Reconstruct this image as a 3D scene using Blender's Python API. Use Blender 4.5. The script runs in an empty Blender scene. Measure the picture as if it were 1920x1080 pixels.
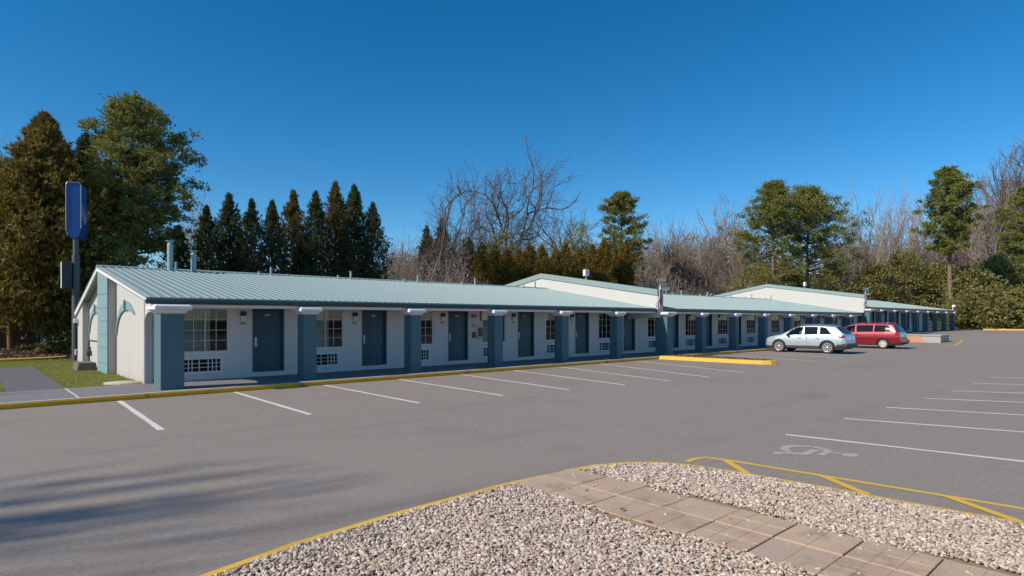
import bpy, bmesh, math, random
import numpy as np
from mathutils import Vector, Matrix
R = math.radians
sc = bpy.context.scene
C = sc.collection
random.seed(7); rng = np.random.default_rng(7)

# ------------------------------------------------------------------ camera
F_PX, YAW, CAM_H, HOR = 1130.0, R(42.34), 1.86, 599.0
cd = bpy.data.cameras.new('camera'); cam = bpy.data.objects.new('camera', cd); C.objects.link(cam)
cd.sensor_width = 36.0; cd.lens = 36.0*F_PX/1920.0
cd.shift_y = (HOR-540.0)/1920.0
cd.clip_start = 0.05; cd.clip_end = 3000.0
cam.location = (0, 0, CAM_H); cam.rotation_euler = (R(90), 0, -YAW)
sc.camera = cam

# ------------------------------------------------------------------ sky, sun, exposure
SUN = Vector((-1.284, 0.28, 1.0)).normalized()            # towards the sun
w = bpy.data.worlds.new('World'); sc.world = w; w.use_nodes = True
nt = w.node_tree; nt.nodes.clear()
sky = nt.nodes.new('ShaderNodeTexSky'); sky.sky_type = 'NISHITA'; sky.sun_disc = False
sky.sun_elevation = math.asin(SUN.z); sky.sun_rotation = math.atan2(SUN.x, SUN.y)
sky.altitude = 1500.0; sky.air_density = 0.95; sky.dust_density = 0.0; sky.ozone_density = 3.0
bg = nt.nodes.new('ShaderNodeBackground'); bg.inputs['Strength'].default_value = 0.118
wo = nt.nodes.new('ShaderNodeOutputWorld')
hs = nt.nodes.new('ShaderNodeHueSaturation'); hs.inputs['Hue'].default_value = 0.494; hs.inputs['Saturation'].default_value = 1.36        # the photo's sky is a clear deep winter blue all round
nt.links.new(sky.outputs[0], hs.inputs['Color']); nt.links.new(hs.outputs[0], bg.inputs['Color']); nt.links.new(bg.outputs[0], wo.inputs['Surface'])
sd = bpy.data.lights.new('sun', 'SUN'); sun = bpy.data.objects.new('sun', sd); C.objects.link(sun)
sd.energy = 4.1; sd.angle = R(0.53); sd.color = (1.0, 0.90, 0.76)
sun.rotation_euler = (-SUN).to_track_quat('-Z', 'Y').to_euler(); sun.location = (-20, 10, 30)
sc.view_settings.view_transform = 'Standard'; sc.view_settings.look = 'None'
sc.view_settings.gamma = 1.0; sc.view_settings.use_curve_mapping = False
sc.view_settings.exposure = 0.2

# ------------------------------------------------------------------ measuring helpers (pixels of the 1920 px photo to metres)
def gp(x, y, z=0.0):
    Z = (CAM_H-z)*F_PX/(y-HOR); a = math.atan((x-960)/F_PX); d = Z/math.cos(a); t = a+YAW
    return (d*math.sin(t), d*math.cos(t))
def at_y(x, Y):
    return Y*math.tan(math.atan((x-960)/F_PX)+YAW)
def depth(X, Y): return X*math.sin(YAW)+Y*math.cos(YAW)
def z_at(X, Y, ypx): return CAM_H+(HOR-ypx)*depth(X, Y)/F_PX
def sstep(t): t = min(1.0, max(0.0, t)); return t*t*(3-2*t)
def lot_z(X, Y=0): return 0.60*sstep((X-52.0)/24.0)

# ------------------------------------------------------------------ materials
def nodes_of(name):
    m = bpy.data.materials.new(name); m.use_nodes = True
    t = m.node_tree; b = t.nodes['Principled BSDF']; return m, t, b
def N(t, kind, **kw):
    n = t.nodes.new(kind)
    for k, v in kw.items():
        if k in n.inputs: n.inputs[k].default_value = v
        else: setattr(n, k, v)
    return n
def ramp(t, fac, stops):
    r = t.nodes.new('ShaderNodeValToRGB')
    while len(r.color_ramp.elements) < len(stops): r.color_ramp.elements.new(0.5)
    for e, (p, c) in zip(r.color_ramp.elements, stops):
        e.position = p; e.color = (c[0], c[1], c[2], 1) if len(c) == 3 else c
    t.links.new(fac, r.inputs[0]); return r.outputs[0]
def mixc(t, fac, a, b, blend='MIX'):
    m = t.nodes.new('ShaderNodeMix'); m.data_type = 'RGBA'; m.blend_type = blend
    for sock, v in ((m.inputs[0], fac), (m.inputs[6], a), (m.inputs[7], b)):
        if isinstance(v, (int, float)): sock.default_value = v
        elif isinstance(v, (tuple, list)): sock.default_value = (v[0], v[1], v[2], 1)
        else: t.links.new(v, sock)
    return m.outputs[2]
def sc3(c, k): return (c[0]*k, c[1]*k, c[2]*k)
def noise(t, scale, detail=6, rough=0.6, coord='Object', vec=None):
    n = N(t, 'ShaderNodeTexNoise'); n.inputs['Scale'].default_value = scale
    n.inputs['Detail'].default_value = detail; n.inputs['Roughness'].default_value = rough
    if vec is None:
        tc = t.nodes.new('ShaderNodeTexCoord'); vec = tc.outputs[coord]
    t.links.new(vec, n.inputs['Vector']); return n.outputs[0]
def bump(t, b, height, strength=0.3, dist=0.01):
    bn = t.nodes.new('ShaderNodeBump'); bn.inputs['Strength'].default_value = strength
    bn.inputs['Distance'].default_value = dist
    t.links.new(height, bn.inputs['Height']); t.links.new(bn.outputs[0], b.inputs['Normal'])
def pm(name, col, rough=0.7, var=0.12, scale=3.0, fine=60.0, bstr=0.0, bdist=0.004, metal=0.0, spec=0.5, coat=0.0, dirt=None):
    m, t, b = nodes_of(name)
    n1 = noise(t, scale); c = mixc(t, n1, sc3(col, 1-var), sc3(col, 1+var))
    n2 = noise(t, fine, 3)
    c = mixc(t, 0.35, c, mixc(t, n2, sc3(col, 1-var*1.2), sc3(col, 1+var*1.2)))
    if dirt:
        n3 = noise(t, dirt[1], 8, 0.7); f = ramp(t, n3, [(dirt[2], (0, 0, 0)), (min(1, dirt[2]+0.12), (1, 1, 1))])
        c = mixc(t, f, c, dirt[0])
    t.links.new(c, b.inputs['Base Color'])
    b.inputs['Roughness'].default_value = rough; b.inputs['Metallic'].default_value = metal
    b.inputs['Specular IOR Level'].default_value = spec; b.inputs['Coat Weight'].default_value = coat
    b.inputs['Coat Roughness'].default_value = 0.05
    if bstr: bump(t, b, n2, bstr, bdist)
    return m
def leafmat(name, cols, rough=0.6, trans=0.25):
    """leaves: each little face takes its own tone, patches through the crown lean one way"""
    m, t, b = nodes_of(name)
    g = t.nodes.new('ShaderNodeNewGeometry')
    c1 = ramp(t, g.outputs['Random Per Island'], [(0.0, cols[0]), (0.5, cols[1]), (1.0, cols[2])])
    n1 = noise(t, 0.45, 3, 0.5)
    c = mixc(t, n1, mixc(t, 0.5, c1, cols[0]), mixc(t, 0.5, c1, cols[2]))
    t.links.new(c, b.inputs['Base Color']); b.inputs['Roughness'].default_value = rough
    b.inputs['Specular IOR Level'].default_value = 0.25
    tr = t.nodes.new('ShaderNodeBsdfTranslucent'); t.links.new(c, tr.inputs['Color'])
    mx = t.nodes.new('ShaderNodeMixShader'); mx.inputs[0].default_value = trans*1.3
    t.links.new(b.outputs[0], mx.inputs[1]); t.links.new(tr.outputs[0], mx.inputs[2])
    t.links.new(mx.outputs[0], t.nodes['Material Output'].inputs['Surface']); return m
M = {}
def build_materials():
    # asphalt: warm grey, fine aggregate, faint darker worn patches and a few pale specks
    m, t, b = nodes_of('asphalt'); tc = t.nodes.new('ShaderNodeTexCoord'); v = tc.outputs['Object']
    big = noise(t, 0.16, 5, 0.55, vec=v); mid = noise(t, 1.7, 6, 0.65, vec=v); fin = noise(t, 70, 4, 0.75, vec=v); fin2 = noise(t, 30, 3, 0.7, vec=v); grit = noise(t, 16, 5, 0.8, vec=v)
    mp = N(t, 'ShaderNodeMapping'); mp.inputs['Scale'].default_value = (0.10, 1.3, 1.0); mp.inputs['Rotation'].default_value = (0, 0, R(8))
    t.links.new(v, mp.inputs['Vector']); streak = noise(t, 1.0, 5, 0.6, vec=mp.outputs[0])
    c = mixc(t, big, (0.288, 0.240, 0.203), (0.376, 0.318, 0.272))
    c = mixc(t, ramp(t, mid, [(0.35, (0, 0, 0)), (0.7, (1, 1, 1))]), c, (0.345, 0.290, 0.248))
    c = mixc(t, ramp(t, streak, [(0.55, (0, 0, 0)), (0.8, (0.45, 0.45, 0.45))]), c, (0.215, 0.182, 0.160))
    c = mixc(t, ramp(t, fin, [(0.30, (0.85, 0.85, 0.85)), (0.52, (0, 0, 0))]), c, (0.125, 0.110, 0.102))
    c = mixc(t, ramp(t, fin2, [(0.66, (0, 0, 0)), (0.80, (0.55, 0.55, 0.55))]), c, (0.46, 0.42, 0.39))
    c = mixc(t, ramp(t, grit, [(0.36, (0.5, 0.5, 0.5)), (0.55, (0, 0, 0))]), c, (0.19, 0.16, 0.138))
    oil = noise(t, 0.55, 4, 0.5, vec=v); c = mixc(t, ramp(t, oil, [(0.60, (0, 0, 0)), (0.74, (0.35, 0.35, 0.35))]), c, (0.17, 0.145, 0.13))
    ck = N(t, 'ShaderNodeTexVoronoi'); ck.feature = 'DISTANCE_TO_EDGE'; ck.inputs['Scale'].default_value = 0.16; wv = N(t, 'ShaderNodeVectorMath', operation='ADD'); wn = N(t, 'ShaderNodeTexNoise'); wn.inputs['Scale'].default_value = 0.9; wn.inputs['Detail'].default_value = 6
    t.links.new(v, wn.inputs['Vector']); t.links.new(v, wv.inputs[0]); t.links.new(wn.outputs['Color'], wv.inputs[1]); t.links.new(wv.outputs[0], ck.inputs['Vector'])
    c = mixc(t, ramp(t, ck.outputs['Distance'], [(0.0010, (0.22, 0.22, 0.22)), (0.0024, (0, 0, 0))]), c, (0.14, 0.12, 0.11))
    vo = N(t, 'ShaderNodeTexVoronoi'); vo.inputs['Scale'].default_value = 2.3; t.links.new(v, vo.inputs['Vector'])
    c = mixc(t, ramp(t, vo.outputs['Distance'], [(0.012, (1, 1, 1)), (0.022, (0, 0, 0))]), c, (0.55, 0.53, 0.5))
    t.links.new(c, b.inputs['Base Color']); b.inputs['Roughness'].default_value = 0.88; b.inputs['Specular IOR Level'].default_value = 0.3
    bump(t, b, fin, 0.55, 0.006); M['asphalt'] = m
    M['stucco'] = pm('white_stucco', (0.53, 0.505, 0.475), 0.9, 0.06, 2.0, 70, 0.5, 0.006, dirt=((0.50, 0.44, 0.38), 1.1, 0.63))
    m = M['stucco']; t = m.node_tree; b = t.nodes['Principled BSDF']; old = b.inputs['Base Color'].links[0].from_socket
    tc = t.nodes.new('ShaderNodeTexCoord'); mp = N(t, 'ShaderNodeMapping'); mp.inputs['Scale'].default_value = (6, 6, 0.55); t.links.new(tc.outputs['Object'], mp.inputs['Vector'])
    stn = noise(t, 1.0, 5, 0.6, vec=mp.outputs[0]); sp_ = N(t, 'ShaderNodeSeparateXYZ'); t.links.new(tc.outputs['Object'], sp_.inputs[0])
    low = ramp(t, sp_.outputs['Z'], [(0.0, (1, 1, 1)), (0.95, (0, 0, 0))]); st_ = ramp(t, stn, [(0.50, (0, 0, 0)), (0.70, (0.75, 0.75, 0.75))])
    c = mixc(t, mixc(t, 1.0, low, st_, 'MULTIPLY'), old, (0.26, 0.23, 0.20)); soil_ = ramp(t, sp_.outputs['Z'], [(0.02, (0.55, 0.55, 0.55)), (0.30, (0, 0, 0))])
    c = mixc(t, mixc(t, 1.0, soil_, ramp(t, noise(t, 2.5, 5), [(0.4, (0, 0, 0)), (0.65, (1, 1, 1))]), 'MULTIPLY'), c, (0.36, 0.20, 0.12)); t.links.new(c, b.inputs['Base Color'])
    M['wall'] = pm('painted_wall', (0.66, 0.64, 0.62), 0.8, 0.05, 1.5, 40, 0.25, 0.004, dirt=((0.54, 0.51, 0.48), 0.9, 0.62))
    M['parapet'] = pm('white_parapet', (0.60, 0.585, 0.545), 0.85, 0.03, 0.8, 30, 0.2, 0.004)
    M['cap'] = pm('white_cap', (0.74, 0.70, 0.69), 0.8, 0.06, 4.0, 50, 0.2)
    M['teal'] = pm('teal_stucco', (0.088, 0.160, 0.180), 0.85, 0.07, 2.5, 80, 0.5, 0.006)
    M['tealpale'] = pm('pale_teal_paint', (0.21, 0.325, 0.345), 0.85, 0.06, 2.0, 60, 0.35, 0.005)
    M['trim'] = pm('grey_stucco', (0.46, 0.42, 0.39), 0.9, 0.06, 2.0, 60, 0.4, 0.005)
    M['door'] = pm('teal_door', (0.036, 0.090, 0.118), 0.45, 0.08, 3.0, 30)
    M['roof'] = pm('roof_metal', (0.268, 0.352, 0.345), 0.55, 0.07, 0.5, 6.0, metal=0.0, spec=0.6, dirt=((0.31, 0.37, 0.355), 0.7, 0.58))
    M['gutter'] = pm('dark_gutter', (0.028, 0.046, 0.054), 0.4, 0.15, 1.5, 20)
    M['darkmetal'] = pm('dark_metal', (0.035, 0.040, 0.048), 0.5, 0.2, 3, 40)
    M['greymetal'] = pm('grey_metal', (0.085, 0.09, 0.095), 0.5, 0.1, 3, 40)
    M['ventmetal'] = pm('vent_metal', (0.30, 0.40, 0.42), 0.45, 0.1, 3, 30)
    M['white'] = pm('white_trim', (0.74, 0.72, 0.69), 0.6, 0.05, 3, 40)
    M['steel'] = pm('steel', (0.55, 0.53, 0.50), 0.35, 0.06, 5, 60, metal=0.7)
    M['beige'] = pm('beige_plate', (0.55, 0.47, 0.36), 0.6, 0.06, 8, 60)
    M['black'] = pm('black_plastic', (0.018, 0.018, 0.020), 0.55, 0.2, 5, 60)
    M['void'] = pm('dark_room', (0.015, 0.016, 0.018), 0.9, 0.2, 2, 20)
    M['curtain'] = pm('sheer_curtain', (0.84, 0.82, 0.78), 0.9, 0.08, 6, 60)
    M['red'] = pm('red_enamel', (0.42, 0.03, 0.03), 0.4, 0.1, 5, 40)
    M['brownbox'] = pm('brown_box', (0.17, 0.09, 0.06), 0.6, 0.2, 8, 50)
    M['concrete'] = pm('walkway_concrete', (0.215, 0.200, 0.208), 0.85, 0.08, 1.2, 50, 0.25, 0.004, dirt=((0.17, 0.16, 0.165), 0.8, 0.60))
    M['path'] = pm('painted_path', (0.125, 0.118, 0.130), 0.85, 0.08, 1.0, 50, 0.25, 0.004)
    M['kerbtop'] = pm('kerb_concrete', (0.50, 0.45, 0.40), 0.9, 0.14, 2.0, 30, 0.4, 0.006)
    M['kerbyellow'] = pm('kerb_yellow_worn', (0.90, 0.40, 0.006), 0.75, 0.18, 1.4, 25, 0.4, 0.006, dirt=((0.20, 0.13, 0.05), 3.4, 0.57))
    M['yellow'] = pm('yellow_paint', (0.76, 0.46, 0.055), 0.7, 0.10, 2.5, 40, 0.3, 0.004, dirt=((0.50, 0.33, 0.10), 5.0, 0.68))
    M['line'] = pm('white_line_paint', (0.72, 0.68, 0.62), 0.75, 0.08, 2.0, 70, 0.3, 0.003, dirt=((0.40, 0.385, 0.38), 9.0, 0.66))
    M['fade'] = pm('faded_grey_paint', (0.42, 0.39, 0.36), 0.8, 0.08, 3.0, 70, 0.3, 0.003, dirt=((0.25, 0.235, 0.23), 12.0, 0.60))
    M['soil'] = pm('sandy_soil', (0.30, 0.215, 0.135), 0.95, 0.3, 6.0, 60, 0.8, 0.01)
    M['dirt'] = pm('forest_floor', (0.075, 0.055, 0.036), 0.95, 0.35, 0.6, 12, 0.6, 0.02)
    M['lawn'] = pm('lawn_soil', (0.20, 0.20, 0.065), 0.95, 0.35, 1.5, 30, 0.5, 0.01)
    M['orange'] = pm('terracotta_paint', (0.56, 0.29, 0.17), 0.85, 0.08, 1.2, 30, 0.2, dirt=((0.50, 0.33, 0.23), 1.0, 0.6))
    M['block'] = pm('old_concrete', (0.42, 0.40, 0.37), 0.9, 0.15, 2.0, 30, 0.4, 0.006)
    M['darkblock'] = pm('grimy_concrete', (0.15, 0.125, 0.10), 0.95, 0.25, 3.0, 30, 0.5, 0.008)
    M['wood'] = pm('fence_wood', (0.115, 0.070, 0.048), 0.9, 0.3, 2.0, 25, 0.4)
    M['pole'] = pm('wood_pole', (0.21, 0.095, 0.05), 0.85, 0.2, 2.0, 25, 0.3)
    M['bark'] = pm('bark_grey_brown', (0.150, 0.115, 0.092), 0.95, 0.3, 3.0, 20, 0.7, 0.02)
    M['barkpale'] = pm('bark_pale', (0.33, 0.265, 0.215), 0.95, 0.25, 2.0, 20, 0.6, 0.02)
    M['barkpine'] = pm('bark_pine', (0.23, 0.15, 0.105), 0.95, 0.3, 2.0, 15, 0.8, 0.03)
    M['barkthicket'] = pm('bark_thicket', (0.270, 0.205, 0.160), 0.95, 0.25, 1.0, 10)
    M['pine'] = leafmat('pine_needles', ((0.108, 0.147, 0.039), (0.246, 0.276, 0.072), (0.461, 0.422, 0.118)))
    M['conifer'] = leafmat('dark_conifer', ((0.039, 0.065, 0.031), (0.086, 0.114, 0.044), (0.169, 0.159, 0.057)))
    M['rust'] = leafmat('rusty_cedar', ((0.094, 0.094, 0.024), (0.237, 0.185, 0.042), (0.396, 0.259, 0.062)))
    M['bronze'] = leafmat('bronze_conifer', ((0.051, 0.067, 0.026), (0.145, 0.123, 0.038), (0.348, 0.203, 0.058)))
    M['gold'] = leafmat('golden_arborvitae', ((0.094, 0.088, 0.020), (0.250, 0.169, 0.033), (0.400, 0.237, 0.043)))
    M['laurel'] = leafmat('laurel_leaves', ((0.079, 0.108, 0.029), (0.216, 0.216, 0.061), (0.389, 0.302, 0.098)), 0.45)
    M['shrubleaf'] = leafmat('variegated_leaves', ((0.06, 0.075, 0.02), (0.16, 0.16, 0.05), (0.36, 0.30, 0.10)), 0.45)
    M['grass'] = leafmat('grass_blades', ((0.125, 0.188, 0.035), (0.275, 0.312, 0.069), (0.525, 0.463, 0.150)), 0.7)
    M['litter'] = leafmat('leaf_litter', ((0.070, 0.036, 0.024), (0.160, 0.090, 0.058), (0.34, 0.23, 0.16)), 0.8, 0.05)
    # window glass: mostly clear, mirrors the sky at the grazing angles the camera has
    m, t, b = nodes_of('window_glass')
    fr = N(t, 'ShaderNodeFresnel'); fr.inputs['IOR'].default_value = 1.4
    tp = N(t, 'ShaderNodeBsdfTransparent'); tp.inputs['Color'].default_value = (0.72, 0.76, 0.76, 1)
    gl = N(t, 'ShaderNodeBsdfGlossy'); gl.inputs['Roughness'].default_value = 0.02; gl.inputs['Color'].default_value = (0.9, 0.9, 0.9, 1)
    mx = N(t, 'ShaderNodeMixShader'); t.links.new(fr.outputs[0], mx.inputs[0]); t.links.new(tp.outputs[0], mx.inputs[1]); t.links.new(gl.outputs[0], mx.inputs[2])
    t.links.new(mx.outputs[0], t.nodes['Material Output'].inputs['Surface']); M['glass'] = m
    m, t, b = nodes_of('car_glass_clear')
    fr = N(t, 'ShaderNodeFresnel'); fr.inputs['IOR'].default_value = 1.5
    tp = N(t, 'ShaderNodeBsdfTransparent'); tp.inputs['Color'].default_value = (0.55, 0.62, 0.58, 1)
    gl = N(t, 'ShaderNodeBsdfGlossy'); gl.inputs['Roughness'].default_value = 0.02
    mx = N(t, 'ShaderNodeMixShader'); t.links.new(fr.outputs[0], mx.inputs[0]); t.links.new(tp.outputs[0], mx.inputs[1]); t.links.new(gl.outputs[0], mx.inputs[2])
    t.links.new(mx.outputs[0], t.nodes['Material Output'].inputs['Surface']); M['carglass'] = m
    m, t, b = nodes_of('car_glass_tinted'); n1 = noise(t, 3.0)
    t.links.new(mixc(t, n1, (0.010, 0.011, 0.014), (0.022, 0.023, 0.027)), b.inputs['Base Color']); b.inputs['Roughness'].default_value = 0.04; b.inputs['Specular IOR Level'].default_value = 0.32; M['cartint'] = m
    def paint(name, col, flake):
        m, t, b = nodes_of(name); n1 = noise(t, 400, 2); n2 = noise(t, 1.2, 4)
        c = mixc(t, n1, sc3(col, 1-flake), sc3(col, 1+flake)); c = mixc(t, ramp(t, n2, [(0.55, (0, 0, 0)), (0.85, (0.25, 0.25, 0.25))]), c, sc3(col, 0.8))
        t.links.new(c, b.inputs['Base Color']); b.inputs['Metallic'].default_value = 0.35; b.inputs['Roughness'].default_value = 0.36
        b.inputs['Coat Weight'].default_value = 0.8; b.inputs['Coat Roughness'].default_value = 0.06; return m
    M['carblue'] = paint('pale_blue_metallic', (0.47, 0.56, 0.60), 0.12)
    M['carred'] = paint('dark_red_metallic', (0.25, 0.009, 0.011), 0.15)
    M['cladding'] = pm('grey_cladding', (0.055, 0.052, 0.050), 0.6, 0.12, 4, 60)
    M['tyre'] = pm('tyre_rubber', (0.045, 0.040, 0.037), 0.85, 0.15, 6, 60, 0.3)
    M['alloy'] = pm('bright_alloy', (0.62, 0.60, 0.58), 0.3, 0.05, 5, 60, metal=0.6)
    M['hubcap'] = pm('white_hubcap', (0.70, 0.69, 0.66), 0.35, 0.05, 5, 60)
    M['tail'] = pm('red_lens', (0.38, 0.018, 0.022), 0.15, 0.15, 9, 60, coat=0.8)
    M['headl'] = pm('clear_lens', (0.55, 0.56, 0.57), 0.12, 0.1, 9, 60, coat=0.8)
    M['seat'] = pm('tan_seat', (0.40, 0.36, 0.27), 0.8, 0.1, 6, 40)
    M['shade'] = pm('silver_sunshade', (0.66, 0.70, 0.58), 0.4, 0.05, 6, 40)
    M['signblue'] = pm('sign_blue', (0.012, 0.080, 0.30), 0.35, 0.10, 1.0, 20, spec=0.6)
    M['letter'] = pm('white_letters', (0.75, 0.76, 0.78), 0.5, 0.05, 5, 40)
    # pebbles: each stone its own tone
    m, t, b = nodes_of('river_pebbles'); oi = t.nodes.new('ShaderNodeObjectInfo')
    c = ramp(t, oi.outputs['Random'], [(0.0, (0.251, 0.183, 0.145)), (0.18, (0.415, 0.307, 0.242)), (0.42, (0.565, 0.443, 0.350)), (0.62, (0.666, 0.556, 0.452)), (0.80, (0.628, 0.485, 0.387)), (0.93, (0.875, 0.816, 0.657)), (1.0, (0.412, 0.217, 0.129))])
    n1 = noise(t, 40, 4); c = mixc(t, n1, sc3((1, 1, 1), 0.0), c) if False else mixc(t, ramp(t, n1, [(0.3, (0.25, 0.25, 0.25)), (0.7, (0, 0, 0))]), c, (0.25, 0.19, 0.16))
    t.links.new(c, b.inputs['Base Color']); b.inputs['Roughness'].default_value = 0.75; b.inputs['Specular IOR Level'].default_value = 0.3; M['pebble'] = m
    # paving slabs: sandy pink with stains; tone differs slab to slab
    m, t, b = nodes_of('paving_slab'); oi = t.nodes.new('ShaderNodeObjectInfo'); tc = t.nodes.new('ShaderNodeTexCoord')
    mp = N(t, 'ShaderNodeVectorMath', operation='ADD'); t.links.new(tc.outputs['Object'], mp.inputs[0]); t.links.new(oi.outputs['Location'], mp.inputs[1]); v = mp.outputs[0]
    c = ramp(t, oi.outputs['Random'], [(0.0, (0.48, 0.335, 0.235)), (0.5, (0.55, 0.395, 0.275)), (1.0, (0.48, 0.345, 0.26))])
    st = noise(t, 1.6, 6, 0.65, vec=v); c = mixc(t, ramp(t, st, [(0.40, (0, 0, 0)), (0.66, (0.9, 0.9, 0.9))]), c, (0.60, 0.44, 0.29))
    st2 = noise(t, 3.1, 6, 0.7, vec=v); c = mixc(t, ramp(t, st2, [(0.52, (0, 0, 0)), (0.70, (0.75, 0.75, 0.75))]), c, (0.29, 0.20, 0.155))
    fi = noise(t, 110, 4, 0.7, vec=v); c = mixc(t, ramp(t, fi, [(0.3, (0.6, 0.6, 0.6)), (0.5, (0, 0, 0))]), c, (0.20, 0.145, 0.12))
    t.links.new(c, b.inputs['Base Color']); b.inputs['Roughness'].default_value = 0.9; bump(t, b, fi, 0.5, 0.004); M['slab'] = m
build_materials()

# ------------------------------------------------------------------ mesh helpers
class MB:
    def __init__(s): s.v = []; s.f = []; s.sm = []
    def add(s, vs, fs, smooth=False):
        o = len(s.v); s.v += [tuple(p) for p in vs]; s.f += [tuple(i+o for i in f) for f in fs]; s.sm += [smooth]*len(fs); return s
    def box(s, x0, x1, y0, y1, z0, z1):
        return s.add([(x0, y0, z0), (x1, y0, z0), (x1, y1, z0), (x0, y1, z0), (x0, y0, z1), (x1, y0, z1), (x1, y1, z1), (x0, y1, z1)],
                     [(0, 3, 2, 1), (4, 5, 6, 7), (0, 1, 5, 4), (1, 2, 6, 5), (2, 3, 7, 6), (3, 0, 4, 7)])
    def cbox(s, x0, x1, y0, y1, z0, z1, c=0.01):
        """box with a chamfered rim round the top"""
        return s.frusta([(x0, x1, y0, y1, z0), (x0, x1, y0, y1, z1-c), (x0+c, x1-c, y0+c, y1-c, z1)])
    def frusta(s, levels):
        vs = []; fs = []
        for (x0, x1, y0, y1, z) in levels: vs += [(x0, y0, z), (x1, y0, z), (x1, y1, z), (x0, y1, z)]
        for i in range(len(levels)-1):
            for k in range(4): fs.append((4*i+k, 4*i+(k+1) % 4, 4*i+4+(k+1) % 4, 4*i+4+k))
        n = 4*(len(levels)-1); fs += [(3, 2, 1, 0), (n, n+1, n+2, n+3)]
        return s.add(vs, fs)
    def prism(s, poly, axis, a, b):
        """polygon extruded along an axis; poly holds the two other coordinates in xyz order"""
        n = len(poly); vs = []
        for t in (a, b):
            for p in poly:
                vs.append((t, p[0], p[1]) if axis == 'x' else (p[0], t, p[1]) if axis == 'y' else (p[0], p[1], t))
        fs = [tuple(range(n)), tuple(range(2*n-1, n-1, -1))]+[(i, i+n, (i+1) % n+n, (i+1) % n) for i in range(n)]
        return s.add(vs, fs)
    def tube(s, pts, rad, n=8, cap=True, smooth=True):
        pts = [Vector(p) for p in pts]; rs = rad if isinstance(rad, (list, tuple)) else [rad]*len(pts)
        vs = []; fs = []
        for i, p in enumerate(pts):
            d = (pts[min(i+1, len(pts)-1)]-pts[max(i-1, 0)]).normalized()
            u = d.cross(Vector((0, 0, 1)) if abs(d.z) < 0.9 else Vector((1, 0, 0))).normalized(); q = d.cross(u)
            for k in range(n):
                a = 2*math.pi*k/n; vs.append(p+(u*math.cos(a)+q*math.sin(a))*rs[i])
        for i in range(len(pts)-1):
            for k in range(n): fs.append((i*n+k, i*n+(k+1) % n, (i+1)*n+(k+1) % n, (i+1)*n+k))
        s.add(vs, fs, smooth)
        if cap: s.add([vs[k] for k in range(n)], [tuple(range(n))]); s.add([vs[(len(pts)-1)*n+k] for k in range(n)], [tuple(range(n-1, -1, -1))])
        return s
    def lathe(s, prof, centre, axis='z', n=24):
        """profile of (radius, height) spun round an axis through centre"""
        vs = []; fs = []; c = Vector(centre)
        for r, h in prof:
            for k in range(n):
                a = 2*math.pi*k/n; x, y = r*math.cos(a), r*math.sin(a)
                vs.append(c+Vector((x, y, h) if axis == 'z' else (h, x, y) if axis == 'x' else (x, h, y)))
        for i in range(len(prof)-1):
            for k in range(n): fs.append((i*n+k, i*n+(k+1) % n, (i+1)*n+(k+1) % n, (i+1)*n+k))
        return s.add(vs, fs, True)
    def mesh(s, name, m, off=(0, 0, 0)):
        me = bpy.data.meshes.new(name); ox, oy, oz = off
        me.from_pydata([(x-ox, y-oy, z-oz) for x, y, z in s.v], [], s.f)
        me.polygons.foreach_set('use_smooth', s.sm); me.materials.append(m)
        bm = bmesh.new(); bm.from_mesh(me); bmesh.ops.recalc_face_normals(bm, faces=bm.faces); bm.to_mesh(me); bm.free()
        return me
def obj(name, me, parent=None, loc=(0, 0, 0)):
    o = bpy.data.objects.new(name, me); C.objects.link(o); o.location = loc
    if parent is not None: o.parent = parent
    return o
def tag(o, label=None, cat=None, group=None, kind=None):
    for k, v in (('label', label), ('category', cat), ('group', group), ('kind', kind)):
        if v: o[k] = v
    return o
def empty(name, loc, label=None, cat=None, group=None, rz=0.0):
    o = bpy.data.objects.new(name, None); C.objects.link(o); o.location = loc; o.rotation_euler = (0, 0, rz)
    o.empty_display_size = 0.2
    return tag(o, label, cat, group)
def part(name, mb, m, root, label=None, parent=None):
    """mesh given in world metres, hung under root (or a part of root)"""
    o = obj(name, mb.mesh(name, m, root.location), parent or root)
    if label: o['label'] = label
    return o
def np_mesh(name, V, Fq, m, smooth=False):
    """V (n,3), Fq (k,3 or 4) arrays"""
    me = bpy.data.meshes.new(name); k = Fq.shape[1]
    me.vertices.add(len(V)); me.vertices.foreach_set('co', V.astype(np.float32).ravel())
    me.loops.add(Fq.size); me.loops.foreach_set('vertex_index', Fq.astype(np.int32).ravel())
    me.polygons.add(len(Fq)); me.polygons.foreach_set('loop_start', np.arange(0, Fq.size, k, dtype=np.int32))
    me.polygons.foreach_set('use_smooth', np.full(len(Fq), smooth)); me.materials.append(m)
    me.update(calc_edges=True); me.validate(); return me
def struct(name, mb, m, parent=None):
    o = obj(name, mb.mesh(name, m), parent)
    if parent is None: o['kind'] = 'structure'
    return o

# ================================================================== GROUND
def sheet(name, xs, ys, m, zf):
    V = np.array([(x, y, zf(x, y)) for y in ys for x in xs]); nx = len(xs)
    Fq = np.array([(j*nx+i, j*nx+i+1, (j+1)*nx+i+1, (j+1)*nx+i) for j in range(len(ys)-1) for i in range(nx-1)])
    o = obj(name, np_mesh(name, V, Fq, m, True)); o['kind'] = 'structure'; return o
KERB_Y, WALK_Z = 16.3, 0.11
sheet('ground', [-900, -200, -60, -20, 0, 20, 40, 60, 90, 120, 200, 400, 900], [-900, -200, -60, -20, 0, 16, 31, 60, 120, 300, 900], M['dirt'],
      lambda x, y: -0.06 if x < 88 else 0.48)
sheet('parking_lot', [-40, -20, -8, 0, 8, 16, 24, 32, 40, 46, 50]+[52+1.5*i for i in range(17)]+[78, 82, 86, 89.5], [-40, -20, -8, -2, 4, 8, 12, 14, 16.25], M['asphalt'], lambda x, y: lot_z(x))
LZ = 0.004
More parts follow.
